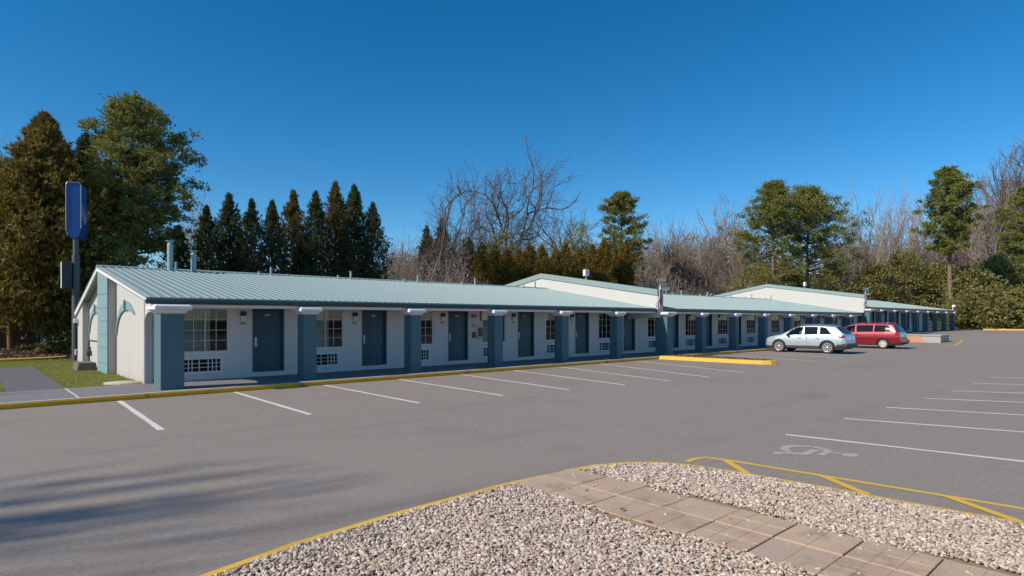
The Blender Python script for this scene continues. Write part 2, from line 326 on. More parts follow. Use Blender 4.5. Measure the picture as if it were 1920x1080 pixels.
def strip(name, a, b, wd, m, wd2=None):
    """painted line on the lot from a to b, its ends cut along x like the stalls' own lines"""
    (x0, y0), (x1, y1) = a, b; n = 12; mb = MB(); vs = []; d = Vector((x1-x0, y1-y0, 0)).normalized(); p = Vector((-d.y, d.x, 0))
    for i in range(n+1):
        t = i/n; x = x0+(x1-x0)*t; y = y0+(y1-y0)*t; h = wd/2*(1+0.10*math.sin(i*5.1+x0))
        for s_ in (-1, 1):
            q = Vector((x, y, 0))+p*h*s_; vs.append((q.x, q.y, lot_z(q.x)+LZ))
    mb.add(vs, [(2*i, 2*i+1, 2*i+3, 2*i+2) for i in range(n)]); return struct(name, mb, m)
for a, b in [((2.64, 16.2), (2.47, 11.46)), ((5.14, 16.2), (5.02, 11.36)), ((7.57, 16.2), (7.50, 11.29)), ((10.0, 16.2), (9.74, 11.0)), ((12.45, 16.2), (11.83, 10.75)),
             ((14.85, 16.2), (13.87, 10.47)), ((17.28, 16.2), (15.75, 10.2)), ((19.79, 16.2), (17.75, 10.05)), ((22.24, 16.2), (20.3, 10.2)),
             ((29.5, 16.2), (27.95, 10.55)), ((32.6, 16.2), (31.3, 10.7)), ((35.2, 16.2), (34.04, 10.7)), ((37.7, 16.2), (36.55, 10.7)), ((40.1, 16.2), (38.95, 10.7)), ((42.5, 16.2), (41.4, 10.75)), ((45.0, 16.2), (43.9, 10.75))]:
    strip('parking_line', a, b, 0.105, M['line'])
for a, b in [((9.82, 4.22), (10.55, -0.6)), ((12.22, 4.16), (13.6, -0.6)), ((14.43, 4.09), (16.2, -0.6)), ((16.75, 3.95), (18.9, -0.6)), ((19.01, 3.90), (21.5, -0.6)), ((21.79, 3.94), (23.9, -0.6)), ((24.51, 3.99), (26.6, -0.6))]:
    strip('parking_line', a, b, 0.10, M['line'])
for a, b in [((17.3, 5.2), (17.2, 4.7)), ((19.9, 5.1), (19.8, 4.7)), ((22.6, 5.0), (22.5, 4.5))]:
    strip('faded_line', a, b, 0.07, M['fade'])
# wheelchair symbol
mb = MB()
def sympoly(pts):
    q = [gp(1420+x/8.0, 815+y/8.0) for x, y in pts]; mb.add([(x, y, LZ) for x, y in q], [tuple(range(len(q)))])
def ribbon(outer, inner):
    for i in range(len(outer)-1): sympoly([outer[i], outer[i+1], inner[i+1], inner[i]])
ribbon([(345, 205), (372, 180), (420, 165), (560, 158), (700, 165), (822, 178)], [(480, 228), (468, 214), (480, 203), (560, 187), (700, 186), (815, 193)])
ribbon([(345, 205), (352, 222), (395, 246), (450, 263)], [(480, 228), (492, 236), (520, 252), (550, 265)])
ribbon([(838, 180), (930, 190), (1030, 212), (1105, 238), (1128, 256)], [(826, 198), (900, 208), (975, 228), (1000, 244), (985, 262)])
sympoly([(245, 258), (365, 258), (366, 303), (235, 300)])
ribbon([(366, 263), (540, 272), (680, 276)], [(366, 288), (560, 300), (690, 308)])
ribbon([(680, 276), (745, 248), (820, 222)], [(690, 308), (775, 310), (868, 262)])
ribbon([(820, 222), (985, 243)], [(868, 262), (940, 254)])
sympoly([(985, 262), (1128, 256), (1060, 290), (1000, 319), (880, 302)])
ribbon([(1110, 262), (1200, 272), (1260, 284)], [(1085, 276), (1200, 290), (1262, 300)])
sympoly([(1392+134*math.cos(a), 309+27*math.sin(a)+0.04*134*math.cos(a)) for a in [2*math.pi*i/20 for i in range(20)]])
struct('wheelchair_marking', mb, M['fade'])

# walkway in front of the rooms, kerb, side path
mb = MB(); mb.box(-9, 55.9, KERB_Y+0.16, 18.95, -0.1, WALK_Z); struct('walkway', mb, M['concrete'])
mb = MB(); x = -9.0
while x < 55.9:
    x1 = min(55.9, x+3.05); mb.frusta([(x, x1-0.008, KERB_Y, KERB_Y+0.155, -0.1), (x, x1-0.008, KERB_Y, KERB_Y+0.155, WALK_Z-0.02), (x, x1-0.008, KERB_Y+0.02, KERB_Y+0.155, WALK_Z+0.003)]); x = x1
kerb = struct('kerb', mb, M['kerbyellow'])
mb = MB(); mb.box(-9, 55.9, KERB_Y+0.014, KERB_Y+0.175, WALK_Z-0.024, WALK_Z+0.007); struct('kerb_top', mb, M['kerbtop'])
mb = MB(); mb.box(0.80, 1.93, 18.96, 28.6, -0.1, WALK_Z-0.005); mb.box(-9, 3.3, 28.6, 28.8, -0.1, WALK_Z-0.002); struct('side_path', mb, M['path'])
mb = MB(); mb.box(1.905, 1.935, KERB_Y+0.19, 18.95, WALK_Z-0.02, WALK_Z+0.003); struct('walkway_joint', mb, M['white'])
mb = MB(); mb.box(-9, 0.78, 18.96, 28.59, -0.1, 0.085); mb.box(1.95, 3.67, 18.96, 28.59, -0.1, 0.085); mb.box(-9, 3.6, 28.82, 33.0, -0.1, 0.085); struct('lawn', mb, M['lawn'])
def blades(name, rects, dens, hgt, m, z0):
    P = []
    for (x0, x1, y0, y1) in rects:
        n = int((x1-x0)*(y1-y0)*dens); P.append(np.column_stack([rng.uniform(x0, x1, n), rng.uniform(y0, y1, n), np.full(n, z0)]))
    P = np.vstack(P); n = len(P); a = rng.uniform(0, 6.283, n); h = hgt*rng.uniform(0.4, 1.2, n); wd = 0.007
    d = np.column_stack([np.cos(a), np.sin(a), np.zeros(n)]); lean = np.column_stack([rng.normal(0, .5, n)*h, rng.normal(0, .5, n)*h, h])
    V = np.stack([P-d*wd, P+d*wd, P+lean], 1).reshape(-1, 3); Fq = np.arange(3*n).reshape(-1, 3)
    return obj(name, np_mesh(name, V, Fq, m))
tag(blades('grass', [(-0.8, 0.79, 18.97, 28.58), (1.94, 3.66, 18.97, 28.58), (-0.8, 3.5, 28.83, 33.0)], 1500, 0.05, M['grass'], 0.083), 'short green and straw coloured grass beside the end wall', 'grass', kind='stuff')

# mulch bed at the back left with its yellow kerb
mb = MB(); mb.add([(-12, 33.2, 0.02), (9, 33.6, 0.02), (9, 36, .2), (-12, 36, .2), (9, 46, .35), (-12, 46, .35)], [(0, 1, 2, 3), (3, 2, 4, 5)]); struct('mulch_bed', mb, M['dirt'])
def flakes(name, n, x0, x1, y0, y1, zf, s0, s1, m):
    P = np.column_stack([rng.uniform(x0, x1, n), rng.uniform(y0, y1, n), np.zeros(n)]); P[:, 2] = [zf(y)+random.uniform(0, .06) for y in P[:, 1]]
    return obj(name, leafquads(name, P, s0, s1, m))
def leafquads(name, P, s0, s1, m, up=0.0, asp=0.55, dirs=None):
    n = len(P); a = rng.normal(size=(n, 3)); 
    if dirs is not None: a = a*0.55+dirs
    a /= np.linalg.norm(a, axis=1)[:, None]+1e-9
    b = rng.normal(size=(n, 3)); b -= (b*a).sum(1)[:, None]*a; b /= np.linalg.norm(b, axis=1)[:, None]+1e-9
    s = rng.uniform(s0, s1, n)[:, None]
    V = np.stack([P-a*s*.5, P+b*s*asp*.5, P+a*s*.5, P-b*s*asp*.5], 1).reshape(-1, 3)
    return np_mesh(name, V, np.arange(4*n).reshape(-1, 4), m)
tag(flakes('leaf_litter', 16000, -3, 6, 33.3, 42, lambda y: 0.02+0.18*min(1, (y-33.3)/2.7)+0.015*max(0, y-36), 0.06, 0.16, M['litter']), 'brown and pinkish leaf litter covering the mulch bed', 'leaf litter', kind='stuff')
mb = MB()
pts = [(-12, 32.9), (-4, 33.0), (0.5, 33.2), (2.0, 33.45), (2.9, 33.75), (3.5, 34.3)]
for i in range(len(pts)-1):
    (a, b), (c, d) = pts[i], pts[i+1]; mb.add([(a, b, -.05), (c, d, -.05), (c, d+.22, -.05), (a, b+.22, -.05), (a, b, .17), (c, d, .17), (c, d+.22, .19), (a, b+.22, .19)], [(0, 1, 5, 4), (4, 5, 6, 7), (2, 3, 7, 6), (0, 4, 7, 3), (1, 2, 6, 5)])
struct('bed_kerb', mb, M['yellow'])
# lot kerb at the far right
mb = MB(); mb.prism([(89.4, 15.2), (89.2, 12.5), (87.6, 9.5), (87.6, 4.0), (88.0, 4.0), (88.0, 9.4), (89.6, 12.4), (89.8, 15.2)], 'z', 0.4, 0.76); struct('far_kerb', mb, M['yellow'])

# yellow-edged island between the stalls
isl = empty('parking_island', (25.6, 13.7, 0), 'low parking island with bright yellow kerb face in front of tall pillar', 'kerb island')
out = [(24.12, 16.25), (24.30, 12.2), (24.42, 11.45), (24.62, 11.15), (24.9, 11.05), (25.2, 11.2), (25.38, 11.5), (25.45, 12.2), (25.9, 16.25)]
mb = MB(); n = len(out); ins = [(24.98+(x-24.98)*0.82, 13.9+(y-13.9)*0.955) for x, y in out]
mb.add([(x, y, 0) for x, y in out]+[(24.98+(x-24.98)*0.97, 13.9+(y-13.9)*0.99, 0.15) for x, y in out]+[(x, y, 0.165) for x, y in ins],
       [(i, i+1, n+i+1, n+i) for i in range(n-1)]+[(n+i, n+i+1, 2*n+i+1, 2*n+i) for i in range(n-1)]); part('kerb_edge', mb, M['yellow'], isl)
mb = MB(); mb.add([(x, y, 0.145) for x, y in ins], [tuple(range(n))]); part('soil_top', mb, M['soil'], isl)
lit = np.column_stack([rng.uniform(24.5, 25.25, 700), rng.uniform(11.5, 16.2, 700), rng.uniform(.145, .18, 700)])
o = obj('leaf_litter', leafquads('island_litter', lit-np.array([25.6, 13.7, 0]), .05, .12, M['litter']), isl); o['kind'] = 'stuff'

# gravel bed in the foreground
BED = [(-4.5, 4.1), (-1.5, 4.3)]+[gp(x_, y_+3, 0.065) for x_, y_ in ((385, 1080), (560, 1017), (750, 960), (940, 908), (1070, 880), (1120, 870), (1180, 865), (1240, 865), (1290, 869), (1400, 886), (1550, 912), (1700, 940), (1920, 979))]+[(7.2, -0.5), (7.2, -3.0), (-4.5, -3.0)]
mb = MB(); mb.add([(x, y, 0.045) for x, y in BED], [tuple(range(len(BED)))]); struct('gravel_ground', mb, M['soil'])
def offset(poly, d):
    r = []
    for i in range(len(poly)):
        p = Vector(poly[max(0, i-1)]); q = Vector(poly[min(len(poly)-1, i+1)]); t = (q-p).normalized(); r.append((poly[i][0]-t.y*d, poly[i][1]+t.x*d))
    return r
edge = BED[:16]; o1 = offset(edge, 0.085); mb = MB(); n = len(edge)
mb.add([(x, y, 0.0) for x, y in o1]+[(x, y, 0.058) for x, y in o1]+[(x, y, 0.062) for x, y in edge]+[(x, y, 0.0) for x, y in edge],
       [(k*n+i, k*n+i+1, (k+1)*n+i+1, (k+1)*n+i) for k in range(3) for i in range(n-1)]); struct('bed_edging', mb, M['yellow'])
# yellow hatched no-parking strip beside the bed
def band(pts, wd, name='yellow_hatching'):
    l = offset(pts, wd/2); r = offset(pts, -wd/2); m_ = MB(); n_ = len(pts)
    m_.add([(x, y, LZ) for x, y in l]+[(x, y, LZ) for x, y in r], [(i, i+1, n_+i+1, n_+i) for i in range(n_-1)]); return struct(name, m_, M['yellow'])
band([(6.98, 4.28), (7.20, 4.30), (7.40, 4.24), (7.47, 3.9), (7.56, 2.7), (7.66, 1.5), (7.70, 0.9), (7.78, -0.6)], 0.085)
for a, b in [((7.44, 3.98), (6.98, 3.46)), ((7.53, 2.80), (7.08, 2.18)), ((7.63, 1.60), (7.16, 0.95)), ((7.72, 0.3), (7.25, -0.35))]: 
    m_ = MB(); (x0, y0), (x1, y1) = a, b; d = Vector((x1-x0, y1-y0)).normalized(); p = Vector((-d.y, d.x))*0.05
    m_.add([(x0+p.x, y0+p.y, 2*LZ), (x0-p.x, y0-p.y, 2*LZ), (x1-p.x, y1-p.y, 2*LZ), (x1+p.x, y1+p.y, 2*LZ)], [(0, 1, 2, 3)]); struct('yellow_hatching', m_, M['yellow'])
m_ = [((54.3, 11.9), (53.0, 10.6)), ((53.0, 10.6), (60.5, 11.6)), ((56.5, 12.0), (56.9, 11.1)), ((60.5, 11.6), (61.5, 12.6))]
for a, b in m_: strip('yellow_hatching', a, b, 0.12, M['yellow'])
# slab path through the gravel: each slab a piece
path = struct('paver_path', MB().box(4.42, 5.46, -1.5, 4.97, 0.0, 0.052), M['soil'])
def slab_mesh(name, wx, wy, score):
    b_ = MB(); g = 0.002
    nx, ny = score
    for i in range(nx):
        for j in range(ny):
            x0 = -wx/2+wx*i/nx+(g if i else 0); x1 = -wx/2+wx*(i+1)/nx-(g if i < nx-1 else 0); y0 = -wy/2+wy*j/ny+(g if j else 0); y1 = -wy/2+wy*(j+1)/ny-(g if j < ny-1 else 0)
            b_.frusta([(x0, x1, y0, y1, 0.0), (x0, x1, y0, y1, 0.026), (x0+.004, x1-.004, y0+.004, y1-.004, 0.030)])
    b_.box(-wx/2+.002, wx/2-.002, -wy/2+.002, wy/2-.002, -0.02, 0.0262)
    return b_.mesh(name, M['slab'])
SLM = [slab_mesh('slab', 0.482, 0.520, s_) for s_ in ((1, 1), (1, 2), (2, 2), (2, 3))]
y = 4.62; row = 0
while y > -1.4:
    for k in range(2):
        me = SLM[0] if row < 2 else random.choice(SLM[1:] if row > 3 else SLM[:3])
        o = obj('paver', me, path, (4.695+0.496*k+random.uniform(-.004, .004), y+random.uniform(-.004, .004), 0.036+random.uniform(-.003, .003)))
        o.rotation_euler = (random.uniform(-.008, .008), random.uniform(-.008, .008), random.uniform(-.006, .006))
    y -= 0.532; row += 1

def in_poly(P, poly):
    x, y = P[:, 0], P[:, 1]; ins_ = np.zeros(len(P), bool); j = len(poly)-1
    for i in range(len(poly)):
        xi, yi = poly[i]; xj, yj = poly[j]
        ins_ ^= ((yi > y) != (yj > y)) & (x < (xj-xi)*(y-yi)/(yj-yi+1e-12)+xi); j = i
    return ins_
def gravel():
    cand = np.column_stack([rng.uniform(-0.6, 7.4, 175000), rng.uniform(-1.2, 5.15, 175000)])
    k = in_poly(cand, offset(BED[:16], -0.02)+BED[16:])
    a = np.arctan2(cand[:, 0], cand[:, 1]); k &= (cand[:, 0]*math.sin(YAW)+cand[:, 1]*math.cos(YAW) > 2.9)
    edge_n = 0.035*np.sin(cand[:, 1]*7.3)+0.03*np.sin(cand[:, 1]*17.1+1)
    inpath = (cand[:, 0] > 4.43+edge_n) & (cand[:, 0] < 5.45+edge_n*.8) & (cand[:, 1] < 4.99)
    rim = np.minimum(np.abs(cand[:, 0]-4.43), np.abs(cand[:, 0]-5.45)); stray = rng.random(len(cand)) < np.where(rim < .07, .16, .004)
    k &= ~inpath | stray; P = cand[k]
    # thin verge of bare sand beside the slabs: fewer stones there
    dpath = np.minimum(np.abs(P[:, 0]-4.43), np.abs(P[:, 0]-5.45)); sandy = (dpath < 0.10) & (np.sin(P[:, 1]*2.9+P[:, 0])+rng.normal(0, .5, len(P)) > -0.1) & (P[:, 1] < 4.9)
    P = P[~sandy]
    P = P[:92000]
    z = 0.052+rng.uniform(0, 0.022, len(P)); V = np.column_stack([P, z])
    me = bpy.data.meshes.new('gravel'); me.vertices.add(len(V)); me.vertices.foreach_set('co', V.astype(np.float32).ravel()); me.update()
    me.materials.append(M['pebble'])
    o = obj('gravel', me); tag(o, 'loose pale river pebbles filling the planting bed in front', 'gravel', kind='stuff')
    g = bpy.data.node_groups.new('pebbles', 'GeometryNodeTree')
    g.interface.new_socket('Geometry', in_out='INPUT', socket_type='NodeSocketGeometry'); g.interface.new_socket('Geometry', in_out='OUTPUT', socket_type='NodeSocketGeometry')
    n = g.nodes; L = g.links.new; gi = n.new('NodeGroupInput'); go = n.new('NodeGroupOutput')
    m2p = n.new('GeometryNodeMeshToPoints'); L(gi.outputs[0], m2p.inputs['Mesh'])
    join = n.new('GeometryNodeJoinGeometry')
    for q in range(5):
        ic = n.new('GeometryNodeMeshIcoSphere'); ic.inputs['Radius'].default_value = 1.0; ic.inputs['Subdivisions'].default_value = 2
        sp = n.new('GeometryNodeSetPosition'); nz = n.new('ShaderNodeTexNoise'); nz.noise_dimensions = '4D'; nz.inputs['W'].default_value = q*7.3; nz.inputs['Scale'].default_value = 0.8; nz.inputs['Detail'].default_value = 1.0
        sub = n.new('ShaderNodeVectorMath'); sub.operation = 'SUBTRACT'; sub.inputs[1].default_value = (0.5, 0.5, 0.5)
        mul = n.new('ShaderNodeVectorMath'); mul.operation = 'SCALE'; mul.inputs['Scale'].default_value = 1.3
        L(nz.outputs['Color'], sub.inputs[0]); L(sub.outputs[0], mul.inputs[0]); L(mul.outputs[0], sp.inputs['Offset']); L(ic.outputs[0], sp.inputs['Geometry'])
        sm = n.new('GeometryNodeSetShadeSmooth'); L(sp.outputs[0], sm.inputs[0])
        mt = n.new('GeometryNodeSetMaterial'); mt.inputs['Material'].default_value = M['pebble']; L(sm.outputs[0], mt.inputs[0])
        ti = n.new('GeometryNodeGeometryToInstance'); L(mt.outputs[0], ti.inputs[0]); L(ti.outputs[0], join.inputs[0])
    iop = n.new('GeometryNodeInstanceOnPoints'); iop.inputs['Pick Instance'].default_value = True
    L(m2p.outputs[0], iop.inputs['Points']); L(join.outputs[0], iop.inputs['Instance'])
    def rv(lo, hi, seed, vec=True):
        r_ = n.new('FunctionNodeRandomValue'); r_.data_type = 'FLOAT_VECTOR' if vec else 'FLOAT'
        if vec: r_.inputs[0].default_value = lo; r_.inputs[1].default_value = hi; out_ = r_.outputs[0]
        else: r_.inputs[2].default_value = lo; r_.inputs[3].default_value = hi; out_ = r_.outputs[1]
        r_.inputs['Seed'].default_value = seed; return out_
    L(rv((-0.5, -0.5, 0), (0.5, 0.5, 6.283), 3), iop.inputs['Rotation'])
    scv = n.new('ShaderNodeVectorMath'); scv.operation = 'SCALE'
    L(rv((0.0095, 0.0078, 0.0058), (0.0205, 0.0148, 0.0112), 5), scv.inputs[0]); 
    pw = n.new('ShaderNodeMath'); pw.operation = 'POWER'; pw.inputs[1].default_value = 3.0; L(rv(0.0, 1.0, 9, False), pw.inputs[0])
    ad = n.new('ShaderNodeMath'); ad.operation = 'MULTIPLY_ADD'; ad.inputs[1].default_value = 0.75; ad.inputs[2].default_value = 0.8; L(pw.outputs[0], ad.inputs[0])
    L(ad.outputs[0], scv.inputs['Scale']); L(scv.outputs[0], iop.inputs['Scale'])
    L(iop.outputs[0], go.inputs[0])
    md = o.modifiers.new('pebbles', 'NODES'); md.node_group = g
gravel()
for q_, (px_, py_, lb_) in enumerate([(714, 1004, 'tiny green weed sprouting left in the near gravel'), (1022, 1023, 'tiny green weed sprouting in the gravel beside the slab path')]):
    wx_, wy_ = gp(px_, py_, .07); wd_ = empty('weed', (wx_, wy_, .06), lb_, 'weed'); pts_ = rng.normal(size=(16, 3))*np.array([.018, .018, .006])+np.array([0, 0, .025])
    obj('leaves', leafquads('leaves', pts_, .014, .03, M['grass'], dirs=np.tile([[0, 0, .4]], (16, 1))), wd_)
for q_, (px_, py_, lb_) in enumerate([(1168, 957, 'curled dead leaf on the second slab row'), (1216, 980, 'curled dead leaf lying farther along the slab path')]):
    wx_, wy_ = gp(px_, py_, .07); m_ = MB(); n_ = 5
    m_.add([(.035*(i_/n_-.5)*2, .016*math.sin(math.pi*i_/n_)*s_, .010*math.cos(3*(i_/n_-.5))+(.008 if s_ else 0)) for s_ in (-1, 0, 1) for i_ in range(n_+1)], [(r_*(n_+1)+i_, r_*(n_+1)+i_+1, (r_+1)*(n_+1)+i_+1, (r_+1)*(n_+1)+i_) for r_ in range(2) for i_ in range(n_)])
    o = obj('dead_leaf', m_.mesh('dead_leaf', M['brownbox']), None, (wx_, wy_, .072)); o.rotation_euler = (0, 0, q_*1.9); tag(o, lb_, 'leaf')

# ================================================================== MOTEL
P0X, PITCH = 3.87, 3.68
EAVE_Y, RIDGE_Y, REAR_Y, WALL_Y, BACK_Y = 17.25, 24.85, 30.5, 18.9, 30.0
EAVE_Z, RIDGE_Z, REAR_Z = 2.42, 3.68, 2.15
S3 = 0.50                                      # the last wing stands this much higher
motel = empty('motel_building', (3.6, 17.0, 0.0), 'long single storey white motel with teal pillars and pale metal roof', 'motel')
RX0 = 3.38
PAR1, PAR2, END = (25.40, 25.82), (54.95, 55.40), 85.3
WINGS = [(RX0, PAR1[0], 0.0), (PAR1[1], PAR2[0], 0.0), (PAR2[1], END, S3)]
SL = (RIDGE_Z-EAVE_Z)/(RIDGE_Y-EAVE_Y)
def roof_z(y, dz=0.0): return dz+(EAVE_Z+(y-EAVE_Y)*SL if y <= RIDGE_Y else RIDGE_Z-(y-RIDGE_Y)*(RIDGE_Z-REAR_Z)/(REAR_Y-RIDGE_Y))
nrm = Vector((0, -SL, 1)).normalized()
rib_me = {}
for wi, (x0, x1, dz) in enumerate(WINGS):
    mb = MB(); t_ = 0.045
    mb.prism([(EAVE_Y, EAVE_Z+dz), (RIDGE_Y, RIDGE_Z+dz), (REAR_Y, REAR_Z+dz), (REAR_Y, REAR_Z+dz-t_), (RIDGE_Y, RIDGE_Z+dz-t_), (EAVE_Y, EAVE_Z+dz-t_)], 'x', x0, x1)
    roof = part('roof', mb, M['roof'], motel)
    # raised ribs of the metal sheets
    rb = MB(); h = 0.021
    prof = [(-0.024, 0.0), (-0.010, h), (0.010, h), (0.024, 0.0)]
    a0, a1 = EAVE_Y-0.035, RIDGE_Y-0.05
    rb.add([(px, yy, roof_z(yy)+pz*0.98+(0.0005)) for yy in (a0, a1) for px, pz in prof], [(0, 1, 5, 4), (1, 2, 6, 5), (2, 3, 7, 6), (0, 3, 2, 1), (4, 5, 6, 7)])
    nrib = int((x1-x0-0.1)/0.229)
    if wi == 0:
        me = rb.mesh('rib', M['roof'], (0, motel.location.y, 0))
        for i in range(nrib+1): obj('rib', me, roof, (x0+0.08+0.229*i-motel.location.x, 0, dz))
    else:
        allr = MB()
        for i in range(nrib+1):
            xx = x0+0.08+0.229*i; allr.add([(vx+xx, vy, vz+dz) for vx, vy, vz in rb.v], rb.f)
        o = part('rib_rows', allr, M['roof'], motel, parent=roof); o['kind'] = 'stuff'
    mb = MB(); mb.prism([(RIDGE_Y-0.16, roof_z(RIDGE_Y-0.16)+0.032+dz), (RIDGE_Y, RIDGE_Z+0.055+dz), (RIDGE_Y+0.16, roof_z(RIDGE_Y+.16)+0.032+dz), (RIDGE_Y+.16, roof_z(RIDGE_Y+.16)+0.012+dz), (RIDGE_Y, RIDGE_Z+0.03+dz), (RIDGE_Y-.16, roof_z(RIDGE_Y-.16)+0.012+dz)], 'x', x0, x1); part('ridge_cap', mb, M['roof'], motel, parent=roof)
    # gutter, fascia, soffit
    mb = MB(); g0 = x0+(0.0 if wi else -0.01)
    mb.prism([(EAVE_Y-0.075, 2.375+dz), (EAVE_Y-0.075, 2.30+dz), (EAVE_Y-0.045, 2.255+dz), (EAVE_Y+0.06, 2.255+dz), (EAVE_Y+0.06, 2.365+dz), (EAVE_Y+0.045, 2.365+dz), (EAVE_Y+0.045, 2.275+dz), (EAVE_Y-.04, 2.275+dz), (EAVE_Y-.06, 2.305+dz), (EAVE_Y-.06, 2.375+dz)], 'x', g0, x1); part('gutter', mb, M['gutter'], motel)
    mb = MB(); mb.box(x0+0.25, x1-0.003, EAVE_Y+0.065, EAVE_Y+0.11, 2.17+dz, 2.372+dz); mb.box(x0+.25, x1-.003, EAVE_Y+.11, EAVE_Y+.42, 2.17+dz, 2.21+dz); part('fascia', mb, M['white'], motel)
    mb = MB(); mb.box(x0+0.3, x1-.003, EAVE_Y+0.424, WALL_Y-0.002, 2.225+dz, 2.26+dz); part('soffit', mb, M['wall'], motel)

BAYS = []                                           # (window left x, dz)
for k in range(6): BAYS.append((4.55+PITCH*k, 0.0))
for k in range(6, 14): BAYS.append((4.97+PITCH*k, 0.0))
for k in range(14, 20): BAYS.append((5.1+PITCH*k, S3))
WZ0, WZ1, WW = 0.90, 2.20, 1.30                     # window sill, head, width
def bay_shift(wx): return wx-4.55
AC0, AC1, ACZ0, ACZ1 = 0.06, 1.06, 0.36, 0.71      # grille relative to the window's left edge
DR0, DR1, DZ0, DZ1 = 1.97, 2.95, 0.25, 2.2235       # door relative to the window's left edge
def front_wall(x0, x1, dz, bays):
    mb = MB(); top = 2.55+dz; bot = -0.05; y0, y1 = WALL_Y, WALL_Y+0.2; cur = x0
    for wx in bays:
        a, b = wx, wx+WW
        mb.box(cur, a, y0, y1, bot, top)
        mb.box(a, wx+AC0, y0, y1, bot, WZ0+dz); mb.box(wx+AC1, b, y0, y1, bot, WZ0+dz)
        mb.box(wx+AC0, wx+AC1, y0, y1, bot, ACZ0+dz); mb.box(wx+AC0, wx+AC1, y0, y1, ACZ1+dz, WZ0+dz)
        mb.box(a, b, y0, y1, WZ1+dz, top)
        mb.box(b, wx+DR0, y0, y1, bot, top)
        mb.box(wx+DR0, wx+DR1, y0, y1, bot, DZ0+dz); mb.box(wx+DR0, wx+DR1, y0, y1, DZ1+dz, top); cur = wx+DR1
    mb.box(cur, x1, y0, y1, bot, top); part('front_wall', mb, M['wall'], motel)
front_wall(3.885, 26.9, 0, [b for b, d in BAYS[:6]]); front_wall(26.9, 55.95, 0, [b for b, d in BAYS[6:14]]); front_wall(55.95, 79.3, S3, [b for b, d in BAYS[14:]])
mb = MB(); mb.box(79.1, 79.3, WALL_Y+.2, BACK_Y, -.05, 2.9); part('side_wall', mb, M['wall'], motel)
mb = MB(); mb.box(3.7, 79.1, BACK_Y-0.2, BACK_Y, -0.05, 2.25); part('back_wall', mb, M['stucco'], motel)
mb = MB(); mb.box(3.9, 79.0, WALL_Y+0.95, WALL_Y+1.0, 0, 2.3); part('dark_room_backing', mb, M['void'], motel)  # near-black backing sheet: the darkness of the unlit rooms put into its colour

# shared meshes of window, grille, door, lamp, plaque (local origin: left foot of the bay on the wall face)
def win_meshes():
    fr = MB(); a, b = 0.0, WW; f = 0.045; yy0, yy1 = 0.03, 0.09
    fr.box(a, b, yy0, yy1, WZ0, WZ0+f); fr.box(a, b, yy0, yy1, WZ1-f, WZ1); fr.box(a, a+f, yy0, yy1, WZ0+f, WZ1-f); fr.box(b-f, b, yy0, yy1, WZ0+f, WZ1-f)
    sill = MB(); sill.box(a-0.06, b+0.06, -0.045, 0.03, WZ0-0.035, WZ0+0.012)
    mu = MB(); cw = (WW-2*f)/4; rh = (WZ1-WZ0-2*f)/4
    for i in range(1, 4):
        xx = a+f+cw*i; tt = 0.012 if i == 2 else 0.006; mu.box(xx-tt, xx+tt, 0.042, 0.078, WZ0+f, WZ1-f)
    for j in range(1, 4):
        zz = WZ0+f+rh*j
        for i in range(4): mu.box(a+f+cw*i+(0.017 if i == 2 else .0095 if i else 0), a+f+cw*(i+1)-(0.017 if i == 1 else .0095 if i < 3 else 0), 0.044, 0.076, zz-0.006, zz+0.006)
    pane = MB(); pane.box(0, cw-0.012, 0.058, 0.062, 0, rh-0.012)
    sheet_ = MB(); sheet_.box(f, WW-f, 0.058, 0.062, WZ0+f, WZ1-f)
    cu = MB(); n = 46; x1c = 0.80
    vs = [(f+(x1c-f)*i/n, 0.105+0.024*math.sin(i*1.45)+0.01*math.sin(i*0.6), z) for z in (WZ0+0.01, WZ1) for i in range(n+1)]
    cu.add(vs, [(i, i+1, n+2+i, n+1+i) for i in range(n)], True)
    return fr.mesh('frame', M['white']), sill.mesh('sill', M['white']), mu.mesh('muntins', M['white']), pane.mesh('pane', M['glass']), sheet_.mesh('pane', M['glass']), cu.mesh('curtain', M['curtain']), cw, rh, f
W_FR, W_SILL, W_MU, W_PANE, W_SHEET, W_CUR, CW, RH, WF = win_meshes()
gm = MB(); gx0, gx1 = AC0-0.05, AC1+0.05
for (a, b, c, d) in ((gx0, gx1, ACZ1, ACZ1+.05), (gx0, gx1, ACZ0-.05, ACZ0), (gx0, AC0, ACZ0, ACZ1), (AC1, gx1, ACZ0, ACZ1)): gm.box(a, b, -0.022, 0.015, c, d)
G_FR = gm.mesh('grille_frame', M['white'])
G_BAR = MB().box(AC0-0.010, AC0+0.010, -0.014, 0.010, ACZ0, ACZ1).mesh('bar', M['white'])
gm = MB().box(AC0, AC1, -0.010, 0.006, -0.008, 0.008); G_SLAT = gm.mesh('slat', M['white'])
gm = MB().box(AC0, AC1, 0.05, 0.19, ACZ0, ACZ1); G_BACK = gm.mesh('grille_back', M['void'])
